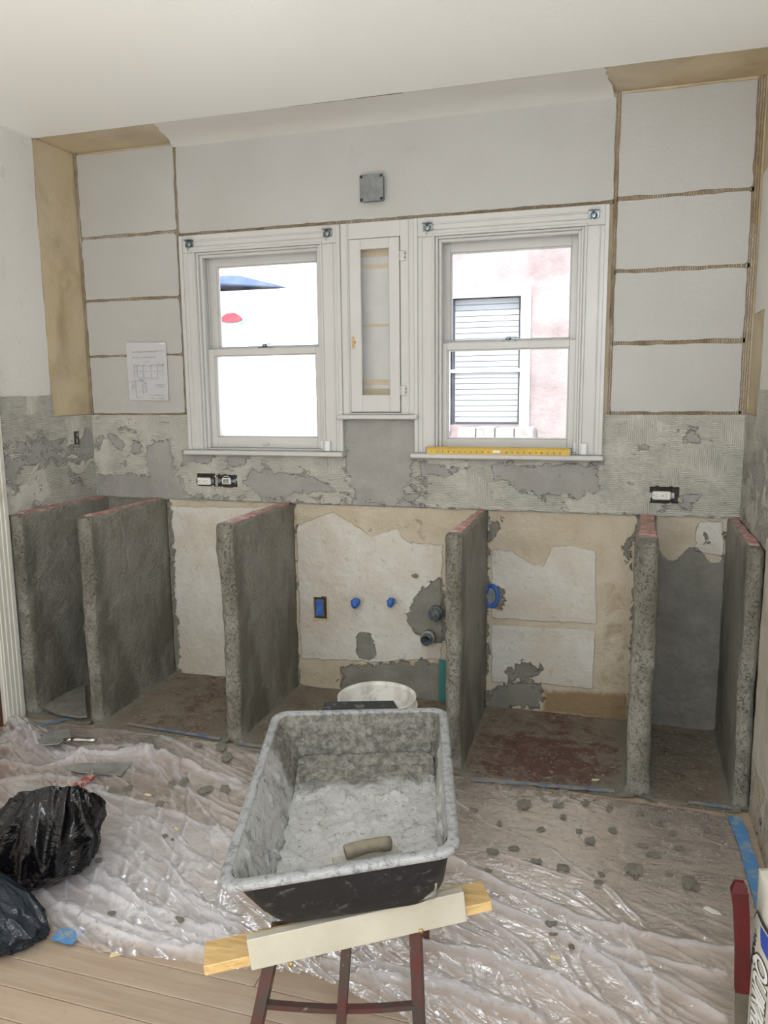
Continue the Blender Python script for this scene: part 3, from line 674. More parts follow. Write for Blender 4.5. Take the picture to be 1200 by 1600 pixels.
WIN1 = window(1, *WO[0][:2], .533, 1.285); WIN2 = window(2, *WO[1][:2], 1.601, 2.357)
# patch chips of bare wood on casing
# ------------------------------------------------------------------ narrow glazed cabinet between the windows
cab = empty('wall_cabinet', (1.43, 0, 1.262)); tag(cab, 'narrow white built-in wall cabinet with a tall glass door between the two windows', 'cabinet')
def C(name, a, b, m=M['trim'], par=cab, bev=.0015): return bx(name, (a[0]-1.43, a[1], a[2]-1.262), (b[0]-1.43, b[1], b[2]-1.262), m, par, bev)
z0, z1 = 1.262, 2.0415; fo = (1.322, 1.542, 1.27, 1.978)
C('face_board', (1.2855, -.019, z0), (fo[0], .0115, z1)); C('face_board', (fo[1], -.019, z0), (1.6005, .0115, z1)); C('face_board', (fo[0], -.019, fo[3]), (fo[1], .0115, z1)); C('face_board', (fo[0], -.019, z0), (fo[1], .0115, fo[2]))
for x in (1.312, 1.5745): C('groove_bead', (x, -.0225, z0), (x+.005, -.018, z1))
door = empty('door', (0, 0, 0)); door.parent = cab
dx0, dx1, dz0, dz1 = 1.325, 1.540, 1.273, 1.975; gx0, gx1, gz0, gz1 = 1.374, 1.496, 1.343, 1.934
for q in ((dx0, dz0, gx0, dz1), (gx1, dz0, dx1, dz1), (gx0, dz0, gx1, gz0), (gx0, gz1, gx1, dz1)): C('door_frame', (q[0], -.026, q[1]), (q[2], -.006, q[3]), par=door)
C('pane', (gx0, -.016, gz0), (gx1, -.013, gz1), M['glass'], door, 0)
C('catch', (1.333, -.030, 1.537), (1.343, -.0255, 1.585), M['pine'], door); C('catch_pin', (1.343, -.030, 1.557), (1.350, -.0255, 1.567), M['brass'], door)
box_ = MB(); a, b = (CABH[0]-1.43, .012, CABH[2]-1.262), (CABH[1]-1.43, .05, CABH[3]-1.262)
box_.box((a[0], b[1], a[2]), (b[0], b[1]+.006, b[2])).box((a[0]-.0, a[1], a[2]), (a[0]+.004, b[1], b[2])).box((b[0]-.004, a[1], a[2]), (b[0], b[1], b[2])).box(a, (b[0], b[1], a[2]+.004)).box((a[0], a[1], b[2]-.004), b); box_.build('cabinet_lining', M['trim'], cab)
for za, zc, m in ((1.915, 1.945, 'tan'), (1.868, 1.885, 'tan'), (1.628, 1.640, 'tan'), (1.385, 1.408, 'tan'), (1.325, 1.37, 'tan')): C('bare_shelf_line', (CABH[0]+.004, .0485, za), (CABH[1]-.004, .0503, zc), M[m], bev=0)
for i, (x, z, m) in enumerate(((1.5555, 1.90, 0), (1.5555, 1.36, 0))):
    b = MB(); b.box((1.541-1.43, -.026, z-.020-1.262), (1.566-1.43, -.0185, z+.020-1.262), bev=.002)
    for q in (-.012, .0, .012): b.tube([(1.5415-1.43, -.027, z+q-.005-1.262), (1.5415-1.43, -.027, z+q+.005-1.262)], .0035, 8)
    b.build('hinge', M['trim'], cab)
    MB().box((1.562-1.43, -.0275, z-.010-1.262), (1.566-1.43, -.0258, z-.004-1.262)).box((1.562-1.43, -.0275, z+.006-1.262), (1.566-1.43, -.0258, z+.012-1.262)).build('hinge_screw', M['dark'], cab)
C('shelf', (1.262, -.045, 1.242), (1.617, .0, 1.2615), bev=.004)
# ------------------------------------------------------------------ blind brackets
def bracket(u, v, label):
    x, z = wpt(u, v, -.03); r = empty('blind_bracket', (x, -.0255, z)); tag(r, label, 'bracket', 'blind brackets')
    MB().box((-.020, -.002, -.014), (.020, 0, .016), bev=.001).box((-.020, -.022, .013), (.020, 0, .016), bev=.001).build('plate', M['zinc'], r)
    b = MB(); rot = Matrix.Rotation(R(90), 4, 'X'); b.lathe([(.004, 0), (.013, 0), (.013, .010), (.006, .012)], 14, (0, -.002, -.003), rot, cap=(True, True)); b.build('socket', M['zinc'], r)
    b = MB()
    for q in (-.008, .008): b.lathe([(.003, 0), (.003, .004), (.001, .005)], 8, (q, -.0115, .004), rot, cap=(True, True))
    b.build('screw', M['chrome'], r)
    t = MB(); t.box((-.006, -.010, -.030), (-.002, -.0085, -.014)); t.build('tab', M['zinc'], r)
for a in ((295, 381, 'small zinc blind bracket at the top left corner of the left window'), (511, 364, 'small zinc blind bracket at the top right corner of the left window'), (668, 355, 'small zinc blind bracket at the top left corner of the right window'), (928, 335, 'small zinc blind bracket at the top right corner of the right window')): bracket(*a)
# ------------------------------------------------------------------ electrical
jb = empty('junction_box', (1.428, 0, 2.169)); tag(jb, 'square grey steel junction box cover high on the wall above the windows', 'junction box')
MB().box((-.046, -.030, -.048), (.046, .0, .048), bev=.004).build('box_body', M['steelbox'], jb); MB().box((-.050, -.034, -.052), (.050, -.0302, .052), bev=.0015).build('cover', M['steelbox'], jb)
b = MB(); rot = Matrix.Rotation(R(90), 4, 'X')
for sx in (-1, 1):
    for sz in (-1, 1): MB().lathe([(.006, 0), (.006, .002), (.002, .003)], 10, (sx*.042, -.034, sz*.044), rot, cap=(True, True)).build('screw', M['slot'], jb)
def outlet(cx, cz, label, gfci=True, bw=.092, bh=.056, face=(0, 0)):
    r = empty('wall_outlet', (cx, 0, cz)); tag(r, label, 'outlet')
    b = MB(); d = .011
    b.box((-bw/2, d-.001, -bh/2), (bw/2, d, bh/2)).box((-bw/2, -.001, -bh/2), (-bw/2+.002, d, bh/2)).box((bw/2-.002, -.001, -bh/2), (bw/2, d, bh/2)).box((-bw/2, -.001, bh/2-.002), (bw/2, d, bh/2)).box((-bw/2, -.001, -bh/2), (bw/2, d, -bh/2+.002))
    b.build('box', M['dark'], r)
    fx, fz = face
    MB().box((-.047+fx, -.003, -.007+fz), (.047+fx, -.001, .007+fz), bev=.0008).box((-.047+fx, -.0035, -.011+fz), (-.036+fx, -.0005, .011+fz), bev=.0008).box((.036+fx, -.0035, -.011+fz), (.047+fx, -.0005, .011+fz), bev=.0008).build('yoke', M['zinc'], r)
    if gfci:
        MB().box((-.034+fx, -.016, -.0165+fz), (.034+fx, -.0005, .0165+fz), bev=.004).build('face', M['outlet'], r)
        s = MB()
        for q in (-.020, .016):
            s.box((q-.003+fx, -.0165, .004+fz), (q+.005+fx, -.0155, .0055+fz)).box((q-.003+fx, -.0165, -.0055+fz), (q+.005+fx, -.0155, -.004+fz)); s.lathe([(.0022, 0), (.0022, .001)], 10, (q-.009+fx, -.0158, fz), rot, cap=(True, True))
        s.build('slots', M['slot'], r); MB().box((-.003+fx, -.0168, -.005+fz), (.003+fx, -.0158, .005+fz)).build('test_button', M['trim'], r)
    else:
        MB().box((-.022+fx, -.012, -.014+fz), (.022+fx, -.0005, .014+fz), bev=.003).build('switch_body', M['outlet'], r); MB().box((-.014+fx, -.015, -.009+fz), (.014+fx, -.0118, .009+fz), bev=.002).box((-.003+fx, -.024, -.004+fz), (.005+fx, -.015, .004+fz), bev=.001).build('toggle', M['chrome'], r)
        MB().tube([(-.02, -.001, .012), (-.01, -.008, .022), (.01, -.009, .022), (.02, -.002, .012)], .0015, 6).build('wire', M['outlet'], r)
outlet(.603, .963, 'white two-gang slot outlet set sideways in rough thinset, left of the bare switch', face=(-.008, -.006))
outlet(.708, .960, 'bare toggle switch with steel yoke sideways in a dark wall box', False)
outlet(2.594, .951, 'white outlet set sideways in a dark box low on the right of the wall', bw=.106, bh=.064, face=(-.010, -.002))
lo = empty('wall_slot', (0, *[at(118, 684, 0, 0)[i] for i in (1, 2)])); tag(lo, 'small dark upright box opening in the left wall thinset', 'wall box')
MB().box((.0045, -.016, -.030), (.0075, .016, .030), bev=.001).build('opening', M['dark'], lo); MB().box((.0072, -.006, -.024), (.0095, .003, -.004), bev=.0008).box((.0072, .0, .004), (.0095, .009, .022), bev=.0008).build('wire_stub', M['greymortar'], lo)
# taped box, stubs and pipes between the supports
tb = empty('taped_box', (1.147, 0, .393)); tag(tb, 'dark cut-out with an upright switch box masked in blue tape', 'wall box')
MB().box((-.030, .0118, -.052), (.030, .0128, .052)).build('opening', M['dark'], tb); MB().box((-.020, -.006, -.040), (.020, .0115, .040), bev=.003).build('box_rim', M['abs'], tb); MB().box((-.014, -.011, -.034), (.015, -.0062, .034), bev=.003).build('masking_tape', M['tape'], tb)
def stub(u, v, label, s):
    x, z = wpt(u, v, -.03); r = empty('pipe_stub', (x, 0, z)); tag(r, label, 'pipe stub', 'taped water stubs')
    MB().tube([(0, .0118, 0), (0, -.045, 0)], .009, 12).build('pipe', M['brass'], r)
    b = MB(); q = lattice(6, 6, 6)[0]; vs, fs = lattice(6, 6, 6); P = (vs-.5); P = P/np.maximum(np.linalg.norm(P, axis=1), 1e-3)[:, None]*.5*(.62+.38*np.abs(P).max(1)[:, None]*2)
    P = P*np.array([.036, .052, .042])*s+np.array([0, -.036, 0]); P = P+np.stack([fbm(P, 70, 2, 1), fbm(P, 70, 2, 2), fbm(P, 70, 2, 3)], 1)*.006
    b.add(P.tolist(), fs).build('masking_tape', M['tape'], r)
stub(556, 942, 'water pipe stub wrapped in blue tape, next to the taped box', 1.1); stub(611, 941, 'water pipe stub wrapped in blue tape, nearer the drain pipes', .95)
def drain(u, v, r_, L, label, capped):
    x, z = wpt(u, v, -L); r = empty('drain_pipe', (x, 0, z)); tag(r, label, 'pipe'); rot = Matrix.Rotation(R(90), 4, 'X')
    b = MB(); b.lathe([(r_, -.0118), (r_, L), (r_-.004, L), (r_-.004, -.005)], 24, (0, 0, 0), rot); b.build('pipe', M['abs'] if capped else M['abs'], r)
    b = MB(); b.lathe([(r_+.002, L*.12), (r_+.007, L*.12), (r_+.007, L*.55), (r_+.001, L*.55)], 24, (0, 0, 0), rot); b.build('coupling', M['abs'] if capped else M['greymortar'], r)
    if capped: b = MB(); b.lathe([(r_-.004, L-.006), (.004, L-.002)], 20, (0, 0, 0), rot, cap=(False, True)).box((-.008, -L-.006, -.008), (.008, -L+.002, .008), bev=.002); b.build('plug', M['abs'], r)
    else: b = MB(); b.lathe([(r_-.004, .002), (.0005, .002)], 20, (0, 0, 0), rot); b.build('inside', M['slot'], r)
drain(678, 961, .025, .05, 'black capped drain pipe stub, the upper of the two', True); drain(665, 1001, .023, .07, 'open black drain pipe stub with mortared collar, the lower of the two', False)
tr = empty('taped_switch', (wpt(768, 931)[0], 0, wpt(768, 931)[1])); tag(tr, 'upright wall box ringed with crumpled blue tape, right of the pink-topped support wall', 'wall box')
MB().box((-.022, .002, -.040), (.022, .0085, .040), bev=.002).build('box_rim', M['steelbox'], tr)
pts = [(math.cos(t)*.026+random.uniform(-.003, .003), -.006, math.sin(t)*.045+random.uniform(-.003, .003)) for t in np.linspace(0, 2*math.pi, 22)[:-1]]
MB().tube(pts, [.007+random.uniform(-.002, .003) for _ in pts], 6, closed=True).build('masking_tape', M['tape'], tr)
bx('teal_strip', (1.700, -.004, .012), (1.740, .005, .20), M['teal'], None); tag(bpy.data.objects['teal_strip'], 'narrow teal strip on the wall behind the bucket, at the floor', 'strip')
# ------------------------------------------------------------------ paper with a sketch
pap = empty('paper_sheet', (.330, -.002, 1.46)); tag(pap, 'ruled paper sheet with pencil plan taped to the wall left of the windows', 'paper')
gridmesh('sheet', M['paper'], 16, 20, lambda u, v: (np.stack([-.108+u*.208, -.004-.012*np.clip(.3-v, 0, 1)*u-.004*(1-u)*v, -.130+v*.262+u*-.004], 1), {}), pap)
b = MB()
for i in range(22): b.box((-.10, -.0102, .10-i*.0098), (.094, -.0098, .1004-i*.0098))
b.build('ruled_lines', M['rule'], pap)
b = MB()
def ln(x0, z0, x1, z1, t=.0011):
    d = Vector((x1-x0, 0, z1-z0)); n = Vector((-d.z, 0, d.x)).normalized()*t/2; y = -.0110
    b.add([(x0-n.x, y, z0-n.z), (x1-n.x, y, z1-n.z), (x1+n.x, y, z1+n.z), (x0+n.x, y, z0+n.z), (x0-n.x, y+.0004, z0-n.z), (x1-n.x, y+.0004, z1-n.z), (x1+n.x, y+.0004, z1+n.z), (x0+n.x, y+.0004, z0+n.z)], [(0, 1, 2, 3), (4, 5, 6, 7), (0, 1, 5, 4), (2, 3, 7, 6)])
def scrib(x, z, L, h=.006, s=1):
    rr = random.Random(s); n = int(L/.0032); p = (x, z)
    for k in range(n):
        q = (x+(k+1)*.0032, z+rr.uniform(-h/2, h/2)); 
        if rr.random() > .16: ln(*p, *q, .0012)
        p = q
scrib(-.075, .088, .165, .009, 1); scrib(-.078, .062, .13, .008, 2); scrib(-.02, .042, .035, .006, 3)
ln(-.072, .022, .09, .026)
for i, x in enumerate((-.072, -.055, -.024, .018, .052, .078)):
    ln(x, .022, x+.001, -.028 if i != 4 else -.036); ln(x-.002, .024, x+.012, .032, .002)
for i, x in enumerate((-.066, -.042, -.012, .030, .060)): scrib(x, .0, .012 if i not in (2, 3) else .022, .008, 10+i)
ln(-.05, -.030, .05, -.033); ln(-.068, -.04, -.066, -.118); ln(-.068, -.118, -.03, -.120); ln(-.03, -.045, -.03, -.105); ln(-.03, -.045, -.066, -.042); ln(-.012, -.05, -.010, -.095); scrib(-.05, -.04, .03, .006, 20)
for k in range(4): scrib(-.092, -.045-k*.011, .018, .009, 30+k)
for k in range(4): scrib(-.026, -.055-k*.013, .014, .006, 40+k)
scrib(.030, -.062, .06, .006, 50); scrib(.040, -.071, .05, .005, 51); scrib(.0, -.110, .085, .008, 52); scrib(.0, -.123, .085, .008, 53); scrib(-.055, -.095, .012, .008, 54)
b.build('pencil_drawing', M['pencil'], pap, recalc=False)
MB().box((.070, -.0125, .118), (.10, -.0112, .126), mat=Matrix.Rotation(R(0), 4, 'Y')).build('clear_tape', M['clear'], pap)
# ------------------------------------------------------------------ spirit level on the right stool
lv = empty('spirit_level', (1.948, -.036, 1.1027), R(-.6)); tag(lv, 'yellow spirit level with ruler marks lying on the right window stool', 'level')
Lh = .294
MB().box((-Lh+.006, -.019, 0), (Lh-.006, -.0165, .027), bev=.0006).box((-Lh+.006, .0165, 0), (Lh-.006, .019, .027), bev=.0006).box((-Lh+.006, -.0165, 0), (Lh-.006, .0165, .003)).build('frame', M['yellow'], lv)
for s in (-1, 1): MB().box((s*Lh, -.0195, 0), (s*(Lh-.006), .0195, .0275), bev=.001).build('end_cap', M['steelbox'], lv)
for x in (-.20, .0, .20):
    MB().box((x-.030, -.0165, .003), (x+.030, .0165, .010), bev=.001).build('vial_block', M['yellow'], lv); MB().tube([(x-.024, 0, .016), (x+.024, 0, .016)], .009, 14).build('vial', M['vial'], lv)
b = MB()
for i in range(96):
    x = -Lh+.014+i*.0059; h = .010 if i % 8 == 0 else (.006 if i % 2 == 0 else .004); b.box((x, -.0194, .026-h), (x+.0009, -.0189, .026))
b.build('ruler_marks', M['ink'], lv)
def text_mesh(s, size, name, m, parent, mat, bold=0.0, ext=.0004, shear=0, sx=1):
    cu = bpy.data.curves.new(name, 'FONT'); cu.body = s; cu.size = size; cu.extrude = ext; cu.offset = bold; cu.shear = shear; cu.align_x = 'CENTER'; cu.align_y = 'CENTER'
    t = bpy.data.objects.new(name, cu); COL.objects.link(t); dg = bpy.context.evaluated_depsgraph_get(); me = bpy.data.meshes.new_from_object(t.evaluated_get(dg)); bpy.data.objects.remove(t)
    me.transform(mat @ Matrix.Diagonal((sx, 1, 1, 1))); me.materials.clear(); me.materials.append(m); o = bpy.data.objects.new(name, me); COL.objects.link(o); o.parent = parent; return o
RX = Matrix.Rotation(R(90), 4, 'X')
for i in range(23):
    n = str(i+1)
    if 10 < i < 13: continue
    text_mesh(n, .009, 'numeral', M['ink'], lv, Matrix.Translation((-Lh+.026+i*.0236, -.0192, .009)) @ RX, .0002)
MB().box((-.014, -.0197, .006), (.016, -.0189, .017), bev=.0003).build('pale_sticker', M['vial'], lv)
# ------------------------------------------------------------------ left casing and door edge
dc = struct(empty('trim_1', (0, -.66, 0)))
MB().box((.0045, -.052, .0), (.028, .057, 2.06), bev=.003).box((.0045, -.79, 2.06), (.028, .057, 2.16), bev=.003).build('casing', M['oldtrim'], dc)
for y in (-.035, -.012, .012, .034): MB().box((.0275, y-.006, .002), (.032, y+.006, 2.05), bev=.002).build('flute', M['oldtrim'], dc)
d1 = struct(empty('door_1', (0, -.75, 0))); MB().box((.0005, -.6, .003), (.012, .036, 2.055), bev=.002).build('door_leaf', M['brown'], d1); MB().lathe([(.006, 0), (.010, .01), (.022, .03), (.022, .045), (.008, .052)], 16, (.012, -.05, .95), Matrix.Rotation(R(90), 4, 'Y'), cap=(False, True)).build('door_handle', M['brass'], d1)
# loose board on the floor between the first supports
q = [fpt(u, v) for u, v in ((62, 1112), (100, 1092), (133, 1080), (140, 1130), (125, 1131), (90, 1124))]
q = [(min(max(x, .070), .331), y) for x, y in q]
ox, oy = np.mean(q, 0); lb = MB().prism([(x-ox, y-oy) for x, y in q], 0, .008).build('loose_board', M['card']); lb.location = (ox, oy, .022); lb.rotation_euler = (R(1.5), R(-2), 0); tag(lb, 'flat dusty grey board lying between the two leftmost support walls', 'board')
# ------------------------------------------------------------------ plastic sheet
EDGE = [fpt(u, v) for u, v in ((90, 1466), (140, 1487), (200, 1500), (260, 1507), (320, 1513), (400, 1520), (480, 1532), (560, 1562), (640, 1600))]
FP = [(.03, -.66), (.5, -.625), (2.0, -.62), (2.81, -.655), (2.815, -1.3), (2.80, -2.45), (2.1, -2.35)]+EDGE[::-1]+[(.95, -1.70), (.5, -1.70), (.03, -1.6)]
F_ = lambda *p: [fpt(u, v) for u, v in p]
RIDG = [ # polyline, width, height
 (F_((0, 1130), (28, 1133), (42, 1148), (60, 1172), (100, 1190), (165, 1188), (235, 1184)), .026, .032), (F_((0, 1165), (30, 1150), (60, 1160)), .035, .022), (F_((70, 1165), (110, 1178), (190, 1174), (260, 1192), (330, 1216), (390, 1240)), .016, .022),
 (F_((160, 1142), (240, 1150), (320, 1190), (390, 1232)), .010, .010), (F_((235, 1184), (300, 1206), (380, 1245)), .014, .016), (F_((0, 1195), (60, 1205), (130, 1190)), .012, .014), (F_((0, 1225), (70, 1215), (160, 1235)), .014, .012),
 (F_((270, 1200), (300, 1250), (340, 1300)), .008, .012), (F_((215, 1170), (260, 1225), (330, 1260), (380, 1285)), .009, .010), (F_((150, 1240), (230, 1260), (330, 1300), (370, 1330)), .010, .008),
 (F_((150, 1370), (250, 1430), (372, 1475)), .012, .018), (F_((140, 1390), (260, 1452), (350, 1484)), .010, .014), (F_((100, 1420), (220, 1460), (330, 1500)), .012, .016), (F_((190, 1300), (260, 1350), (300, 1400), (375, 1462)), .007, .010), (F_((130, 1440), (220, 1478), (320, 1498)), .010, .014), (F_((200, 1330), (290, 1410), (380, 1455)), .007, .008), (F_((160, 1330), (250, 1385), (380, 1440)), .009, .009),
 (F_((700, 1345), (800, 1400), (900, 1440), (1050, 1478), (1150, 1492)), .014, .016), (F_((720, 1400), (850, 1455), (960, 1520), (1020, 1600)), .014, .016), (F_((660, 1480), (760, 1500), (880, 1550), (960, 1600)), .013, .018), (F_((560, 1530), (700, 1548), (840, 1600)), .012, .016), (F_((500, 1510), (620, 1520), (760, 1560), (850, 1610)), .009, .012), (F_((780, 1340), (860, 1365), (950, 1390), (1000, 1440)), .006, .008),
 (F_((900, 1395), (970, 1450), (1015, 1520), (1030, 1600)), .006, .006), (F_((920, 1490), (1050, 1550), (1130, 1600)), .010, .012), (F_((740, 1430), (820, 1490), (900, 1580)), .008, .012), (F_((880, 1470), (1000, 1500), (1130, 1530)), .010, .012), (F_((700, 1245), (760, 1290), (860, 1330), (960, 1400)), .004, .003)]
HAZE_GLARE = [(F_((0, 1215), (150, 1225), (250, 1260), (400, 1310), (400, 1480), (300, 1512), (90, 1480), (0, 1400)), .62), (F_((730, 1345), (830, 1350), (950, 1385), (1010, 1460), (1040, 1600), (640, 1610), (480, 1530), (420, 1440), (700, 1420)), .50), (F_((0, 1125), (60, 1130), (120, 1180), (240, 1180), (400, 1240), (395, 1262), (200, 1210), (0, 1215)), .50), (F_((1000, 1560), (1080, 1550), (1140, 1610), (1000, 1640)), .5)]  # milky film zones; the large ones carry painted glare of the windows
def sheet(u, v):
    x = .02+u*2.81; y = -.615-v*1.85; P = np.stack([x, y, x*0], 1); z = np.zeros(x.shape)+.0055; rg = np.zeros(x.shape)
    wx = x+fbm(P, 4, 3, 11)*.03; wy = y+fbm(P, 4, 3, 12)*.03
    left = np.clip((1.75-x)/.5, 0, 1); low = np.clip((-y-1.15)/.3, 0, 1); loose = np.maximum(left*np.clip((-y-.62)/.05, 0, 1), low)
    ca, sa = math.cos(R(-27)), math.sin(R(-27)); a = wx*ca+wy*sa; c = -wx*sa+wy*ca
    n = fbm(np.stack([a*1.5, c*16, a*0], 1), 1, 4, 21); fold = np.maximum(0, 1-np.abs(n)*5)**2; fold2 = np.maximum(0, 1-np.abs(fbm(np.stack([a*4, c*30, a*0+4], 1), 1, 3, 25))*5)**2
    ca, sa = math.cos(R(-58)), math.sin(R(-58)); a = wx*ca+wy*sa; c = -wx*sa+wy*ca; fold3 = np.maximum(0, 1-np.abs(fbm(np.stack([a*3, c*18, a*0], 1), 1, 3, 31))*6)**2
    z = z+loose*(fold*.010+fold2*.004+fold3*.004)+(fbm(P, 7, 2, 41)+.6)*.004*loose+fold2*.0008
    rg = loose*(fold*.5+fold2*.3+fold3*.4)
    for pts, wd, h in RIDG:
        d = line_d(wx*.35+x*.65, wy*.35+y*.65, pts); e = np.exp(-(d/wd)**1.5); z = z+e*h*(.8+.3*fbm(P, 25, 2, 3)+.22*np.cos(d*330+fbm(P, 8, 2, 13)*5)); rg = np.maximum(rg, e)
    hz = np.full(x.shape, .44)
    for q, a_ in HAZE_GLARE: hz = np.maximum(hz, soft(poly_sd(wx, wy, q), .05)*a_+.2*0)
    hz = np.clip(hz+rg*.26, 0, 1); hz = hz-.06*np.clip((x-1.9)/.5, 0, 1)*np.clip((y+1.25)/.3, 0, 1)
    du = .30*np.clip((y+1.35)/.6, 0, 1)+.30*np.clip((y+.78)/.12, 0, 1); du = du*np.where(x > 1.9, 1.25, .9)+.12*soft(poly_sd(x, y, F_((1000, 1290), (1110, 1290), (1130, 1350), (1050, 1390), (980, 1330))), .05)
    z = np.where(v < .02, .004, z)
    return np.stack([x, y, z], 1), {'haze_glare': hz, 'dust': du}
sh = gridmesh('plastic_sheet', M['film'], 520, 342, sheet, None, keep=lambda c: poly_sd(c[:, 0]+fbm(c, 20, 2, 3)*.006, c[:, 1]+fbm(c, 12, 2, 5)*.010, FP) > 0)
tag(sh, 'thin clear plastic dust sheet spread in folds over the wooden floor', 'plastic sheet')
# blue tape on the floor
def tape(name, pts, wd, m, label, group=None, z=.011):
    P = [Vector((*p, 0)) for p in pts]; b = MB(); vs = []
    for i, p in enumerate(P):
        t = (P[min(i+1, len(P)-1)]-P[max(i-1, 0)]).normalized(); n = Vector((-t.y, t.x, 0)); k = wd/2*random.uniform(.85, 1.1)
        for s, zz in ((1, z), (-1, z), (-1, z-.001), (1, z-.001)): vs.append((*(p+n*s*k).xy, zz))
    fs = [(j*4+q, j*4+(q+1) % 4, (j+1)*4+(q+1) % 4, (j+1)*4+q) for j in range(len(P)-1) for q in range(4)]+[(3, 2, 1, 0), tuple((len(P)-1)*4+q for q in range(4))]
    o = b.add(vs, fs).build(name, m); tag(o, label, 'tape', group); return o
def seg(a, b, n=14): return [(a[0]+(b[0]-a[0])*i/n, a[1]+(b[1]-a[1])*i/n+random.uniform(-.003, .003)) for i in range(n+1)]
tape('floor_tape', seg(fpt(740, 1222), fpt(960, 1240), 20), .022, M['dtape'], 'dusty blue tape strip along the plastic edge in front of the red stained bay', 'floor tape strips')
tape('floor_tape', seg(fpt(1075, 1257), fpt(1150, 1268), 8), .018, M['dtape'], 'short dusty blue tape strip near the foot of the rightmost support wall', 'floor tape strips')
tape('floor_tape', seg(fpt(200, 1134), fpt(345, 1158), 14), .020, M['dtape'], 'dusty blue tape strip in front of the second and third support walls from the left', 'floor tape strips')
tape('floor_tape', seg(fpt(372, 1165), fpt(420, 1172), 6), .020, M['dtape'], 'short dusty blue tape strip just left of the mixing tub rim', 'floor tape strips')
tape('floor_tape', seg(fpt(45, 1140), fpt(110, 1126), 8), .018, M['ftape'], 'blue tape strip under the gathered plastic near the left casing', 'floor tape strips', z=.012)
tape('floor_tape', [(2.815, -.66), (2.822, -.75), (2.826, -.85), (2.828, -.95), (2.83, -1.1), (2.832, -1.3)], .040, M['ftape'], 'wide blue tape strip holding the plastic along the right wall', 'floor tape strips', z=.0125)
tape('floor_tape', seg(fpt(88, 1466), fpt(124, 1472), 3), .050, M['ftape'], 'blue tape piece beside the dark bin bags at the plastic edge', 'floor tape strips', z=.014)
# ------------------------------------------------------------------ mixing tub
TC = [Vector(p) for p in ((1.791, -2.110, .536), (2.201, -2.002, .591), (2.045, -1.427, .625), (1.636, -1.534, .569))]
TPX = [(334, 1391), (719, 1328), (698, 1104), (427, 1110)]
TC = [(lambda o, d, c: o+d*((c-o).dot(d)/d.dot(d)))(Vector(CAM['loc']), ray(*p), c) for p, c in zip(TPX, TC)]
TN = ((TC[1]-TC[0]).cross(TC[3]-TC[0])).normalized(); TW, TL = .427, .597
def tubp(x, y, z): # local metres from centre -> world
    u = x/TW+.5; v = y/TL+.5; p = TC[0]*(1-u)*(1-v)+TC[1]*u*(1-v)+TC[2]*u*v+TC[3]*(1-u)*v; return p+TN*z
TORG = tubp(0, 0, -.15)
tub = empty('mixing_tub', TORG); tag(tub, 'black plastic mortar mixing tub smeared with grey mortar, propped on a trestle', 'tub')
def tl(x, y, z): return tubp(x, y, z)-TORG
def rrect(w_, l_, r_, n=10, side=14):
    pts = []
    for cx, cy, a0 in ((1, -1, -90), (1, 1, 0), (-1, 1, 90), (-1, -1, 180)):
        for k in range(n+1): a = R(a0+90*k/n); pts.append((cx*(w_/2-r_)+r_*math.cos(a), cy*(l_/2-r_)+r_*math.sin(a)))
        nx = {(1, -1): (1, 1), (1, 1): (-1, 1), (-1, 1): (-1, -1), (-1, -1): (1, -1)}[(cx, cy)]; e = pts[-1]
        a = R(a0+90); s = (nx[0]*(w_/2-r_)+r_*math.cos(a), nx[1]*(l_/2-r_)+r_*math.sin(a))
        for k in range(1, side): pts.append((e[0]+(s[0]-e[0])*k/side, e[1]+(s[1]-e[1])*k/side))
    return pts
def loft(prof, name, m, attr=None, capend=True, rad0=.040, jitter=0):
    b = MB(); vs = []; N = None
    for ins, z, rad in prof:
        ring = rrect(TW-2*ins, TL-2*ins, rad); N = len(ring)
        for x, y in ring: vs.append(tl(x, y, z))
    fs = [(i*N+k, i*N+(k+1) % N, (i+1)*N+(k+1) % N, (i+1)*N+k) for i in range(len(prof)-1) for k in range(N)]
    if capend: fs.append(tuple((len(prof)-1)*N+k for k in range(N)))
    b.add(vs, fs, 0, True); return b.build(name, m, tub)
DT = -.145
loft([(.020, -.012, .030), (.022, -.03, .03), (.042, DT+.035, .05), (.050, DT+.012, .06), (.066, DT, .06)], 'shell', M['tub'])
loft([(.021, -.014, .030), (.004, -.016, .036), (.0, -.012, .038), (.0, -.004, .038), (.004, .0, .036), (.018, .0, .030), (.021, -.004, .028), (.022, -.02, .028)], 'rim', M['rim'], capend=False)
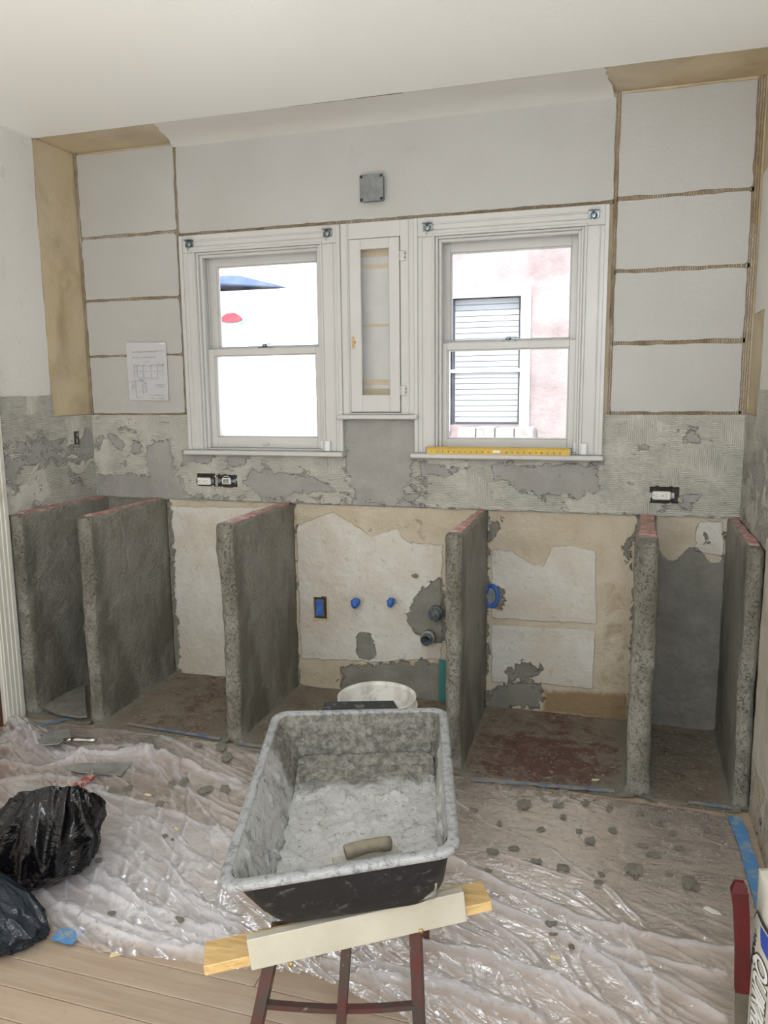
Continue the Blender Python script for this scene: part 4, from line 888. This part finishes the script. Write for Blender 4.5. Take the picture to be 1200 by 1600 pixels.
# mortar lining, a relaxed inner skin with lumps
def lining(u, v):
    x = (u-.5)*2; y = (v-.5)*2; hw, hl = TW/2-.0205, TL/2-.0205
    # map square to depth profile: outer 28% of the parameter is the wall
    r_ = np.maximum(np.abs(x), np.abs(y)); t = np.clip((1-r_)/.30, 0, 1); q = 1-t
    X = x/np.maximum(r_, 1e-6); Y = y/np.maximum(r_, 1e-6)
    ins = .030*(t)**.9; X = np.where(t < 1, X, x/.70); Y = np.where(t < 1, Y, y/.70)
    wx = (hw-ins)*X; wy = (hl-ins)*Y
    cr = np.minimum(np.abs(X), np.abs(Y)); cx = np.clip((cr-.84)/.16, 0, 1)**2*.009; wx = wx-np.sign(wx)*cx; wy = wy-np.sign(wy)*cx
    z = np.where(t < 1, DT*.0+(-.003)+(DT+.016+.003)*(t**1.0), DT+.016)
    bl = np.clip((t-.8)/.2, 0, 1); P = np.stack([wx, wy, z], 1)
    fz = np.clip(1-(hl-np.abs(wy))/.06, 0, 1)*(t >= 1)*.012+np.clip(1-(hw-np.abs(wx))/.06, 0, 1)*(t >= 1)*.010; z = z+fz*bl
    # far end slopes up more gently
    far = np.clip((wy-.02)/.24, 0, 1)*(t >= 1); z = z+far**2*.035; wy = np.where(t < 1, wy-np.clip(Y, 0, 1)*.0, wy)
    lum = fbm(P, 26, 4, 3)*.006+np.clip(fbm(P, 60, 3, 5)-.15, 0, 1)*.018; z = z+lum*(t >= .97); k = (t < .97)*np.clip(t*4, 0, 1); wx = wx-np.sign(X)*np.abs(lum)*k*(np.abs(X) > .99); wy = wy-np.sign(Y)*np.abs(lum)*k*(np.abs(Y) > .99)
    wet = np.full(x.shape, .20); wet = np.maximum(wet, np.clip((wy-.10)/.08, 0, 1)*.75); wet = np.maximum(wet, .8*np.exp(-((wx+.10)/.09)**2-((wy+.22)/.04)**2)); wet = np.maximum(wet, .65*np.exp(-((wx-.14)/.05)**2-((wy+.20)/.05)**2)); wet = np.where(t < .97, wet+.12, wet); wet = wet+.3*np.clip(1-(hw-np.abs(wx))/.03, 0, 1)*(t >= 1)
    return np.array([tl(a_, b_, c_)[:] for a_, b_, c_ in zip(wx.tolist(), wy.tolist(), z.tolist())]), {'wet': wet}
gridmesh('dried_mortar', M['tubin'], 120, 150, lining, tub)
MB().add([tl(*p) for p in ((-.10, TL/2-.002, -.012), (.10, TL/2-.002, -.012), (.085, TL/2+.020, .010), (-.085, TL/2+.020, .010), (-.10, TL/2-.002, -.017), (.10, TL/2-.002, -.017), (.085, TL/2+.024, .006), (-.085, TL/2+.024, .006))], [(0, 1, 2, 3), (7, 6, 5, 4), (0, 4, 5, 1), (1, 5, 6, 2), (2, 6, 7, 3), (3, 7, 4, 0)]).build('pull_lip', M['tub'], tub)
# ------------------------------------------------------------------ lumps and crumbs
def lump_mesh(seed, flat=.45):
    vs, fs = lattice(5, 5, 3); P = vs-.5; n = np.linalg.norm(P, axis=1)[:, None]; mx = np.abs(P).max(1)[:, None]*2; P = P/np.maximum(n, 1e-4)*.5*mx
    P = P*(1+.85*fbm(P, 3.6, 3, seed)[:, None]); P[:, 2] *= flat; P[:, 2] -= P[:, 2].min(); b = MB(); b.add(P.tolist(), fs, 0, False); o = b.build('tmp', M['clump']); me = o.data; bpy.data.objects.remove(o); return me
LM = [lump_mesh(s) for s in range(8)]
def crumbs(name, pts, parent, m, label=None, cat=None, org=(0, 0, 0), nrm=None):
    b = MB(); base = [(1, 0, 0), (-.5, .87, 0), (-.5, -.87, 0), (0, 0, .8), (.2, .1, -.2)]
    for (x, y, z, s) in pts:
        a = random.uniform(0, 6.28); ca, sa = math.cos(a)*s, math.sin(a)*s; k = random.uniform(.5, 1.6); h = random.uniform(.35, .9)
        vs = [(x+(p[0]*k*ca-p[1]*sa)-org[0], y+(p[0]*k*sa+p[1]*ca)-org[1], z+p[2]*s*h-org[2]) for p in base]; b.add(vs, [(0, 1, 3), (1, 2, 3), (2, 0, 3), (1, 0, 4), (2, 1, 4), (0, 2, 4)])
    o = b.build(name, m, parent, recalc=False); o['kind'] = 'stuff'
    if label: tag(o, label, cat)
    return o
cp = []
for _ in range(420):
    a = random.random()
    if a < .45: x, y = random.gauss(-.12, .07), random.gauss(-.235, .02)
    elif a < .6: x, y = random.gauss(.14, .04), random.gauss(-.21, .03)
    else: x, y = random.uniform(-.16, .16), random.uniform(-.25, .2)
    x = max(-.135, min(.135, x)); y = max(-.222, min(.2, y))
    p = tubp(x, y, DT+.026+max(0, (y-.02)/.24)**2*.035); cp.append((p.x, p.y, p.z, random.uniform(.001, .0042)))
crumbs('mortar_crumbs', cp, None, M['clump'], 'loose grey mortar crumbs in the bottom of the mixing tub', 'crumbs')
def sheet_z(x, y):
    u = (x-.02)/2.81; v = (-.615-y)/1.85; P, _ = sheet(np.array([u]), np.array([v])); return float(P[0, 2])
cp = []
for _ in range(2600):
    x = random.uniform(.15, 2.8) if random.random() < .35 else random.uniform(1.95, 2.8); y = -.63-abs(random.gauss(0, .42))
    if y < -1.95 or (x < 1.5 and y < -1.66) or (x < 1.0 and y < -1.25): continue
    cp.append([x, y, 0, random.uniform(.0012, .0045)*(.7 if y < -1.3 else 1)])
A = np.array(cp); Z = sheet((A[:, 0]-.02)/2.81, (-.615-A[:, 1])/1.85)[0][:, 2]; cp = [(a[0], a[1], float(z), a[3]) for a, z in zip(cp, Z)]
crumbs('floor_crumbs', cp, None, M['clump'], 'fine mortar crumbs and grit scattered over the plastic sheet', 'crumbs')
cp = [(random.uniform(.1, W-.1), -random.uniform(.03, .6), .010, random.uniform(.002, .005)) for _ in range(1100)]
cp = [c for c in cp if not any(min(p[1], p[3])-.012 < c[0] < max(p[2], p[4])+.012 for p in PT)]
crumbs('bay_crumbs', cp, None, M['clump'], 'mortar grit scattered on the floor between the support walls', 'crumbs')
cl = []
for u, v, s in ((818, 1262, 26), (722, 1233, 18), (770, 1335, 20), (803, 1330, 16), (838, 1350, 18), (872, 1262, 16), (880, 1280, 14), (922, 1318, 20), (990, 1365, 32), (860, 1392, 1), (880, 1360, 20), (762, 1365, 14), (1020, 1340, 20), (1004, 1325, 15), (958, 1302, 16), (935, 1385, 16), (860, 1455, 20), (893, 1487, 12), (940, 1370, 12), (1045, 1370, 14), (1075, 1385, 30), (1085, 1390, 20), (952, 1268, 14), (905, 1302, 12), (200, 1237, 20), (175, 1241, 16), (250, 1263, 16), (290, 1232, 22), (322, 1242, 24), (268, 1233, 18), (353, 1240, 20), (258, 1313, 12), (283, 1447, 18), (175, 1434, 14), (230, 1165, 22), (345, 1175, 26), (310, 1172, 16), (355, 1190, 26), (190, 1182, 14), (240, 1178, 18), (270, 1318, 8), (155, 1355, 14), (985, 1240, 16), (1100, 1300, 18), (1050, 1305, 14), (780, 1290, 12), (845, 1300, 14), (1000, 1275, 14), (1030, 1290, 14), (740, 1270, 14), (915, 1260, 12), (1060, 1330, 16)):
    if s < 4: continue
    x, y = fpt(u, v); o = bpy.data.objects.new('mortar_clump', LM[len(cl) % 8]); COL.objects.link(o); d = abs((Vector((x, y, 0))-Vector(CAM['loc'])).dot(FW)); w_ = s*d/CAM['f']
    o.location = (x, y, sheet_z(x, y)-.001); o.scale = (w_, w_*.7, w_*.6); o.rotation_euler = (0, 0, random.uniform(0, 6)); tag(o, *(('small grey mortar clump on the plastic, left of the mixing tub', 'mortar clump', 'mortar clumps left of the tub') if u < 450 else ('small grey mortar clump on the pinkish flat plastic near the support walls', 'mortar clump', 'mortar clumps near the supports') if v < 1320 else ('small grey mortar clump on the plastic right of the tub and trestle', 'mortar clump', 'mortar clumps right of the trestle'))); cl.append(o)
chips = [(185, 1490, 24, 'pale wood chip on the bare floor boards below the plastic edge'), (232, 1250, 16, 'cream chip on the plastic between mortar clumps, left of the tub'), (276, 1301, 12, 'thin pale sliver on the white plastic left of the tub'), (868, 1502, 16, 'yellow wood chip on the plastic near the bottom right'), (1113, 1428, 26, 'white flat flake on the plastic left of the bagged mix'), (865, 1468, 14, 'brown chip beside a clump on the plastic right of the trestle'), (930, 1224, 16, 'yellow leaf-like chip on the dusty bay floor edge')]
for k, (u, v, s, lab) in enumerate(chips):
    x, y = fpt(u, v); z = sheet_z(x, y)+.0008 if not (k == 0) else .0006
    if k == 6: z = .012
    sz = s*.0017; b = MB(); b.prism([(-sz*.5, -sz*.16), (sz*.1, -sz*.22), (sz*.5, sz*.02), (sz*.3, sz*.16), (-sz*.4, sz*.14)], 0, .003); o = b.build('debris_chip', M['ply'] if k not in (4, 5) else (M['outlet'] if k == 4 else M['handle'])); o.location = (x, y, z); o.rotation_euler = (0, 0, R([40, -10, -35, -10, -30, 10, 10][k])); tag(o, lab, 'chip')
# ------------------------------------------------------------------ wooden float in the tub
p0 = tubp(.045, -.205, DT+.03); p1 = tubp(.145, -.190, DT+.03); dv = (p1-p0); hd = empty('hand_float', tubp(.06, -.20, DT+.022)); tag(hd, 'mortar caked wooden float handle lying in the near end of the mixing tub', 'float')
hc = Vector(tubp(.06, -.20, DT+.022)); ta = at(541, 1332, 2, hc.z+.035); tbv = at(608, 1318, 2, hc.z+.035)
mid = (ta+tbv)/2+Vector((0, 0, .006)); pts = [ta*(1-t)+tbv*t+Vector((0, 0, .004*math.sin(math.pi*t))) for t in np.linspace(-.02, 1.02, 9)]
MB().tube([p-hc for p in pts], [.0135, .0145, .014, .0135, .013, .013, .0135, .0145, .0135], 14).build('handle', M['handle'], hd)
ax = (tbv-ta).normalized(); sd = ax.cross(TN).normalized(); cm = (ta+tbv)/2-Vector((0, 0, .024)); q = []
for s1, s2 in ((-.065, -.028), (.065, -.028), (.065, .028), (-.065, .028)): q.append(cm+ax*s1+sd*s2-hc)
MB().add([*q, *[v-TN*.006 for v in q]], [(0, 1, 2, 3), (7, 6, 5, 4), (0, 4, 5, 1), (1, 5, 6, 2), (2, 6, 7, 3), (3, 7, 4, 0)]).build('blade', M['clump'], hd)
# ------------------------------------------------------------------ trestle under the tub
a = at(385, 1470, 2, .395); c = at(725, 1394, 2, .440); bd = (c-a).normalized(); bn = Vector((-bd.y, bd.x, 0)).normalized(); bu = bd.cross(bn)*-1
if bu.z < 0: bu = -bu
tro = Vector((a.x, a.y, 0)); trs = empty('trestle', tro); tag(trs, 'worn red steel trestle with a white board and pine crosspiece under the tub', 'trestle')
def obox(name, o, L0, L1, d0, d1, h0, h1, m, par, bev=.0015):
    mt = Matrix(((bd.x, bn.x, bu.x, o.x), (bd.y, bn.y, bu.y, o.y), (bd.z, bn.z, bu.z, o.z), (0, 0, 0, 1))); return MB().box((L0, d0, h0), (L1, d1, h1), bev=bev, mat=mt).build(name, m, par)
LB = (c-a).length; o_ = a-tro
obox('white_board', o_, 0, LB, .0, .018, -.062, .0, M['wboard'], trs)
obox('pine_crosspiece', o_, -.085, LB+.055, .0185, .085, -.066, -.046, M['pine'], trs)
b = MB()
for u, v in ((455, 1506), (658, 1454)):
    pp = Vector(CAM['loc'])+ray(u, v)*((a-Vector(CAM['loc'])).dot(bn)/ray(u, v).dot(bn)); b.lathe([(.0045, 0), (.0045, .002), (.002, .003)], 10, pp-tro-bn*.0005, Vector((0, 0, 1)).rotation_difference(-bn).to_matrix(), cap=(True, True))
b.build('screw', M['brass'], trs)
def plane_hit(u, v, off): d = ray(u, v); cl_ = Vector(CAM['loc']); return cl_+d*((a+bn*off-cl_).dot(bn)/d.dot(bn))
def legp(u0, v0, u1, v1, off):
    p, q = plane_hit(u0, v0, off), plane_hit(u1, v1, off); d = (q-p)/(q.z-p.z); return p+d*(.400-p.z) if False else p, q, p+d*(0.012-p.z)
legs = []
for (u0, v0, u1, v1, off, wd) in ((436, 1440, 402, 1600, .11, .012), (648, 1420, 655, 1600, .11, .012)):
    p, q, g = legp(u0, v0, u1, v1, off); legs.append((p, g)); MB().tube([p-tro, g-tro], wd*1.35, 4, sq=(1, .8)).build('leg', M['rusty'], trs)
p, q, g = legp(546, 1412, 533, 1600, .10); legs.append((p, g)); MB().tube([p-tro, g-tro], .0135, 4, sq=(1, .5)).build('middle_leg', M['rusty'], trs)
ca_, cb_ = plane_hit(414, 1569, .112), plane_hit(654, 1570, .112)
pts = [ca_.lerp(cb_, t)+Vector((0, 0, -.010*math.sin(math.pi*t)))-tro for t in np.linspace(0, 1, 9)]
MB().tube(pts, .011, 4, sq=(.7, 1)).build('crossbar', M['rusty'], trs)
tp = [legs[0][0]-tro, legs[2][0]-tro, legs[1][0]-tro]; MB().tube([tp[0]+Vector((0, 0, -.004)), tp[2]+Vector((0, 0, -.004))], .010, 4).build('top_rail', M['rusty'], trs)
# the frame runs back under the tub and stands on two more legs under its far end
zl, zr = tubp(-.13, .22, DT-.012), tubp(.13, .22, DT-.012); MB().tube([zl-tro, zr-tro], .012, 4).build('rear_rail', M['rusty'], trs)
for (p, g), pz in ((legs[0], zl), (legs[1], zr)):
    MB().tube([p-tro+Vector((0, 0, -.012)), pz-tro+Vector((0, 0, -.014))], .009, 4).build('side_rail', M['rusty'], trs)
    MB().tube([pz-tro-Vector((0, 0, .012)), Vector((pz.x-tro.x, pz.y-tro.y+.02, .012))], .010, 4).build('rear_leg', M['rusty'], trs)
# ------------------------------------------------------------------ bucket
bc = empty('bucket', (1.690, -.862, .006)); tag(bc, 'white plastic bucket with a dirty inside, standing behind the mixing tub', 'bucket')
MB().lathe([(.110, 0), (.112, .003), (.128, .352), (.130, .366), (.1265, .368), (.1245, .352), (.108, .008), (.001, .006)], 48, cap=(True, False)).build('pail', M['bucket'], bc)
for z in (.335, .31, .285): MB().lathe([(.126, z-.003), (.134, z-.002), (.134, z+.002), (.127, z+.003)], 48).build('rib', M['bucket'], bc)
MB().tube([(.134*math.cos(t), .134*math.sin(t), .32-.12*abs(math.sin(t))) for t in np.linspace(0, math.pi, 20)], .002, 6).build('wire_handle', M['zinc'], bc)
# ------------------------------------------------------------------ trowels on the plastic
def trowel(name, blade_px, hpts, r_, hm, label, hh=.026, zb=.02):
    zb = max(sheet_z(*fpt(u_, v_, .03)) for u_, v_ in blade_px)+.003
    bl = [fpt(*p, zb) for p in blade_px]; cx, cy = np.mean(bl, 0); r = empty(name, (cx, cy, zb-.0)); tag(r, label, 'trowel')
    MB().prism([(x-cx, y-cy) for x, y in bl], 0, .003).build('blade', M['blade'], r)
    P = [Vector((*fpt(u, v, zb+hh), zb+hh))-Vector((cx, cy, zb)) for u, v in hpts]; n = 8; pts = [P[0].lerp(P[1], t) for t in np.linspace(0, 1, n)]
    MB().tube(pts, [r_*k for k in (.75, .95, 1, .92, .9, .96, 1.0, .7)], 12).build('handle', hm, r)
    s = P[0]; MB().tube([s, s+(s-P[1]).normalized()*.02+Vector((0, 0, -.006)), Vector((s.x*.55, s.y*.55, .004))], [.006, .005, .005], 8).build('tang', M['chrome'], r)
    return r
trowel('notched_trowel', ((97, 1199), (124, 1193), (207, 1193), (189, 1212), (120, 1207)), ((146, 1212), (114, 1232)), .013, M['redhandle'], 'mortared steel trowel with a chipped red handle lying on the plastic', zb=.050, hh=.016)
trowel('pointing_trowel', ((58, 1157), (80, 1143), (108, 1140), (110, 1150), (92, 1163), (64, 1165)), ((112, 1155), (150, 1157)), .011, M['chrome'], 'grey trowel with a silvery handle half wrapped in gathered plastic', zb=.052, hh=.012)
# ------------------------------------------------------------------ bin bags
def crease(p, sc, s_): n = fbm(p, sc, 2, s_); return 1-np.minimum(1, np.abs(n)*3.2)
def bag(name, cen, rings, seed, m, label, nt=220, nv=150, flap=None, ea=.10):
    """rings: (t, cx, cy, cz, rx, ry, tilt normal) lofted; folds run along the bag and radiate from its mouth"""
    T = np.array([q[0] for q in rings]); K = np.array([q[1:] for q in rings], float)
    tt, th = np.meshgrid(np.linspace(0, 1, nv+1), np.linspace(0, 2*math.pi, nt+1)[:-1], indexing='ij'); tt = tt.ravel(); th = th.ravel()
    I = lambda k: np.interp(tt, T, K[:, k])
    cx, cy, cz, rx, ry, nx, ny = [I(k) for k in range(7)]
    ct, st_ = np.cos(th), np.sin(th); cyl = np.stack([ct*1.2, st_*1.2, tt*1.6], 1)
    w_ = cyl+np.stack([fbm(cyl, 1.3, 2, seed+i) for i in range(3)], 1)*.5
    f = 1+.16*fbm(cyl, .9, 2, seed+7)+ea*crease(w_*np.array([1, 1, .55]), 1.5, seed+8)+ea*.55*crease(w_*np.array([1, 1, .8])+w_[:, ::-1]*.3, 2.9, seed+9)+.018*crease(w_, 6, seed+10)-.09
    if flap: f = f+flap[2]*np.exp(-((np.angle(np.exp(1j*(th-flap[0]))))/.16)**2-((tt-flap[1])/.035)**2)
    x = ct*rx*f; y = st_*ry*f; z = -(x*nx+y*ny)
    P = np.stack([cx+x, cy+y, cz+z+.35*rx*.25*fbm(cyl, 1.7, 2, seed+20)], 1); P[:, 2] = np.maximum(P[:, 2], .0015)
    idx = np.arange((nv+1)*nt).reshape(nv+1, nt); q = np.stack([idx[:-1], np.roll(idx[:-1], -1, 1), np.roll(idx[1:], -1, 1), idx[1:]], -1).reshape(-1, 4)
    b = MB(); b.add(P.tolist(), q.tolist(), 0, True); b.add([], [])
    b.f += [tuple(range(nt))[::-1], tuple(nv*nt+k for k in range(nt))]; b.m += [0, 0]; b.sm += [True, True]
    o = b.build(name, m, recalc=False); o.location = cen; tag(o, label, 'bin bag'); return o
bag('bin_bag', (.86, -1.49, .012), [(0, .0, .0, .0, .08, .08, 0, 0), (.12, .0, .0, .010, .14, .12, 0, 0), (.30, .0, 0, .06, .170, .14, 0, 0), (.45, .01, .01, .115, .175, .145, -.1, .0), (.56, .035, .015, .165, .155, .12, -.25, .3), (.64, .05, .02, .195, .125, .10, -.35, .6), (.70, .055, .02, .205, .115, .09, -.35, .8), (.73, .05, .015, .195, .095, .07, -.3, .8), (.82, .02, .01, .165, .085, .07, 0, .3), (.92, -.02, .0, .19, .05, .045, .2, .1), (1, -.03, .0, .195, .01, .01, 0, 0)], 3, M['bagblack'], 'glossy black bin bag with an open crumpled mouth, the upper of the two', flap=(-.35, .47, .28), ea=.15)
bag('bin_bag', (.935, -1.765, .004), [(0, 0, 0, 0, .10, .06, 0, 0), (.14, 0, 0, .006, .165, .10, 0, 0), (.4, 0, 0, .05, .165, .105, 0, 0), (.6, -.02, .01, .10, .13, .085, 0, 0), (.8, -.05, .02, .135, .08, .055, 0, 0), (.93, -.06, .02, .150, .04, .03, 0, 0), (1, -.06, .02, .152, .005, .005, 0, 0)], 19, M['bagblue'], 'blue-black half translucent bin bag in front of the glossy black one', ea=.08)
# ------------------------------------------------------------------ bagged mix and the red tool on the right
bgx, bgy = 2.772, -1.765
mb_ = empty('cement_bag', (bgx, bgy, 0), R(15)); tag(mb_, 'tall paper bag of washed play sand standing against the right wall', 'bag')
HX, HY, HZ = .050, .135, .42
def bagface(v):
    x, y, z = (v[:, 0]-.5)*2, (v[:, 1]-.5)*2, v[:, 2]; pil = (1-np.abs(y)**3)*(1-np.abs(z*2-1)**4); X = x*HX*(.35+.65*pil); Y = y*HY*(1-.06*(1-(z*2-1)**2)); Z = z*HZ
    P = np.stack([X, Y, Z], 1); P[:, 0] += fbm(P, 12, 3, 4)*.005; P[:, 2] += (fbm(P, 14, 2, 9)*.008+.012*y)*(z > .9); P[:, 1] += fbm(P, 10, 2, 5)*.005; P[:, 2] = np.maximum(P[:, 2], .0); return P
smin_box('sack', 8, 24, 34, bagface, M['kraft'], mb_)
def on_bag(y, z, off=.0015):
    yy, zz = y/HY, z/HZ; pil = (1-abs(yy)**3)*(1-abs(zz*2-1)**4); return -HX*(.35+.65*pil)-off-.003
def wrap(o):
    for v in o.data.vertices: v.co.x = on_bag(v.co.y, v.co.z, .0015)+(v.co.x)
    o.data.update()
def facemat(y, z, rot=90): # text plane: local x -> down (-z), local y -> -y (towards viewer right)
    return Matrix(((0, 0, -1, 0), (0, -1, 0, y), (-1, 0, 0, z), (0, 0, 0, 1)))
def flat(name, poly, m, off):
    b = MB(); N = 24
    # strip-fill a convex polygon given as (y,z) rows
    ys = [p[0] for p in poly]; 
    b.prism(poly, 0, .0006, lambda y_, z_, h: (-off-h, y_, z_)); o = b.build(name, m, mb_)
    import bmesh
    bm = bmesh.new(); bm.from_mesh(o.data)
    bmesh.ops.triangulate(bm, faces=bm.faces); bmesh.ops.subdivide_edges(bm, edges=bm.edges, cuts=3, use_grid_fill=True); bm.to_mesh(o.data); bm.free(); wrap(o); return o
flat('dark_print_band', [(.098, .03), (.108, .05), (.106, .35), (.094, .375), (-.04, .375), (-.04, .03)], M['ink'], .000)
flat('paper_print_field', [(.096, .035), (.104, .055), (.102, .345), (.091, .369), (-.035, .369), (-.035, .035)], M['kraft'], .0006)
flat('blue_print_band', [(.040, .340), (.060, .366), (.02, .368), (-.03, .366), (-.03, .33)], M['bagink_blue'], .0012)
flat('blue_print_band', [(.133, .02), (.131, .10), (.118, .07), (.114, .02)], M['bagink_blue'], .0006)
t = text_mesh('WASHED PLAY SAND', .022, 'lettering', M['ink'], mb_, facemat(.074, .245), .0006, .0004); wrap(t)
t = text_mesh('QUIKRETE', .078, 'lettering', M['ink'], mb_, Matrix.Translation((-.0009, 0, 0)) @ facemat(.030, .222), .0055, .0004, .2, sx=.56); wrap(t)
t = text_mesh('QUIKRETE', .078, 'lettering', M['bagwhite'], mb_, Matrix.Translation((-.0017, 0, 0)) @ facemat(.030, .222), .0012, .0004, .2, sx=.56); wrap(t)
rt = empty('pry_tool', (2.665, -1.70, 0)); tag(rt, 'dark red painted steel handled tool standing in front of the paper bag', 'tool')
def toolpath(u, v, y): p = at(u, v, 1, y); return p
pts = [toolpath(1155, 1392, -1.715), toolpath(1158, 1420, -1.712), toolpath(1160, 1480, -1.706), toolpath(1159, 1548, -1.70)]
org = Vector((2.665, -1.70, 0))
MB().tube([pts[0]+Vector((-.001, 0, .020))-org]+[p-org for p in pts], [.011, .0215, .0195, .0185, .0185], 4, sq=(1, .62)).build('red_handle', M['redtool'], rt)
e = pts[-1]; g = e+(pts[-1]-pts[-2]).normalized()*.5; g = e+(g-e)*((e.z-.002)/(e.z-g.z)); MB().tube([e-org, g-org], .0165, 4, sq=(1, .6)).build('shank', M['toolsteel'], rt)
# ------------------------------------------------------------------ outside
struct(bx('outside_ground', (-12, .17, -.6), (12, 14, -.5), M['ground']))
nh = empty('neighbor_house', (2.2, 3.0, -.5)); tag(nh, 'sunlit pink stucco house seen through the right window', 'house')
def NB(name, a, b, m, par=nh, bev=0): return bx(name, (a[0]-2.2, a[1]-3.0, a[2]+.5), (b[0]-2.2, b[1]-3.0, b[2]+.5), m, par, bev)
nw = slab_with_holes('wall', 1, .0, .25, -1.5, 3.4, 0, 4.2, [(-1.10, -.545, 1.58, 2.56)], M['stucco']); nw.parent = nh
win = empty('window', (0, 0, 0)); win.parent = nh
for q in ((1.02, 1.03, 1.10, 2.13), (1.655, 1.03, 1.725, 2.13)): NB('window_trim', (q[0], 2.96, q[1]), (q[2], 3.05, q[3]), M['outtrim'], win)
NB('window_trim', (1.10, 2.96, 2.06), (1.655, 3.05, 2.13), M['outtrim'], win); NB('meeting_rail', (1.10, 3.02, 1.49), (1.655, 3.06, 1.515), M['outtrim'], win)
NB('pane', (1.10, 3.06, 1.08), (1.655, 3.07, 2.06), M['pane'], win)
for k in range(22): NB('blind_slat', (1.13, 3.04, 1.10+k*.0435), (1.63, 3.05, 1.139+k*.0435), M['blind'], win)
for k in range(4): NB('sill_block', (1.20+k*.147, 2.80, .965), (1.34+k*.147, 2.995, 1.065+.006*(k % 2)), M['block'], nh, .006)
NB('eave', (.7, 2.5, 3.7), (5.6, 3.3, 3.8), M['outtrim'], nh)
gr = empty('garage', (-1.6, 3.4, -.5)); tag(gr, 'white sunlit garage with a low blue roof seen through the left window', 'garage')
MB().box((-2.6, 0, 0), (2.0, 2.2, 2.76)).build('wall', M['wstucco'], gr)
rp = at(342, 441, 1, 3.3); rq = at(430, 445, 1, 3.3); rm = at(370, 432, 1, 3.3); g0 = Vector((-1.6, 3.4, -.5))
MB().prism([(-2.8, 2.45), (rp.x-g0.x, rp.z-g0.z-.012), (rq.x-g0.x, rq.z-g0.z-.01), (rq.x-g0.x+.02, rq.z-g0.z), (rm.x-g0.x+.05, rm.z-g0.z), (rm.x-g0.x-.1, rm.z-g0.z+.01), (-2.8, 2.55)], -.14, 2.3, lambda x, z, h: (x, h, z)).build('roof', M['roofblue'], gr)
wc = at(363, 499, 1, 3.38); wm = empty('melon_ornament', (wc.x, 3.36, wc.z)); tag(wm, 'red melon slice ornament hanging on the white garage wall outside the left window', 'ornament')
arc = lambda r_, k=.42: [(math.cos(t)*r_, -math.sin(t)*r_*k+(.012 if 0 else 0)) for t in np.linspace(0, math.pi, 16)]
top_ = [(-.10, .02), (-.05, .05), (.03, .058), (.08, .03)]
MB().prism(arc(.135)+[(-.10, .02), (.10, .02)], 0, .03, lambda x, z, h: (x, h, z)).build('rind', M['melonrind'], wm); MB().prism(arc(.112, .28)+top_, -.008, .02, lambda x, z, h: (x, h, z)).build('flesh', M['melonred'], wm)
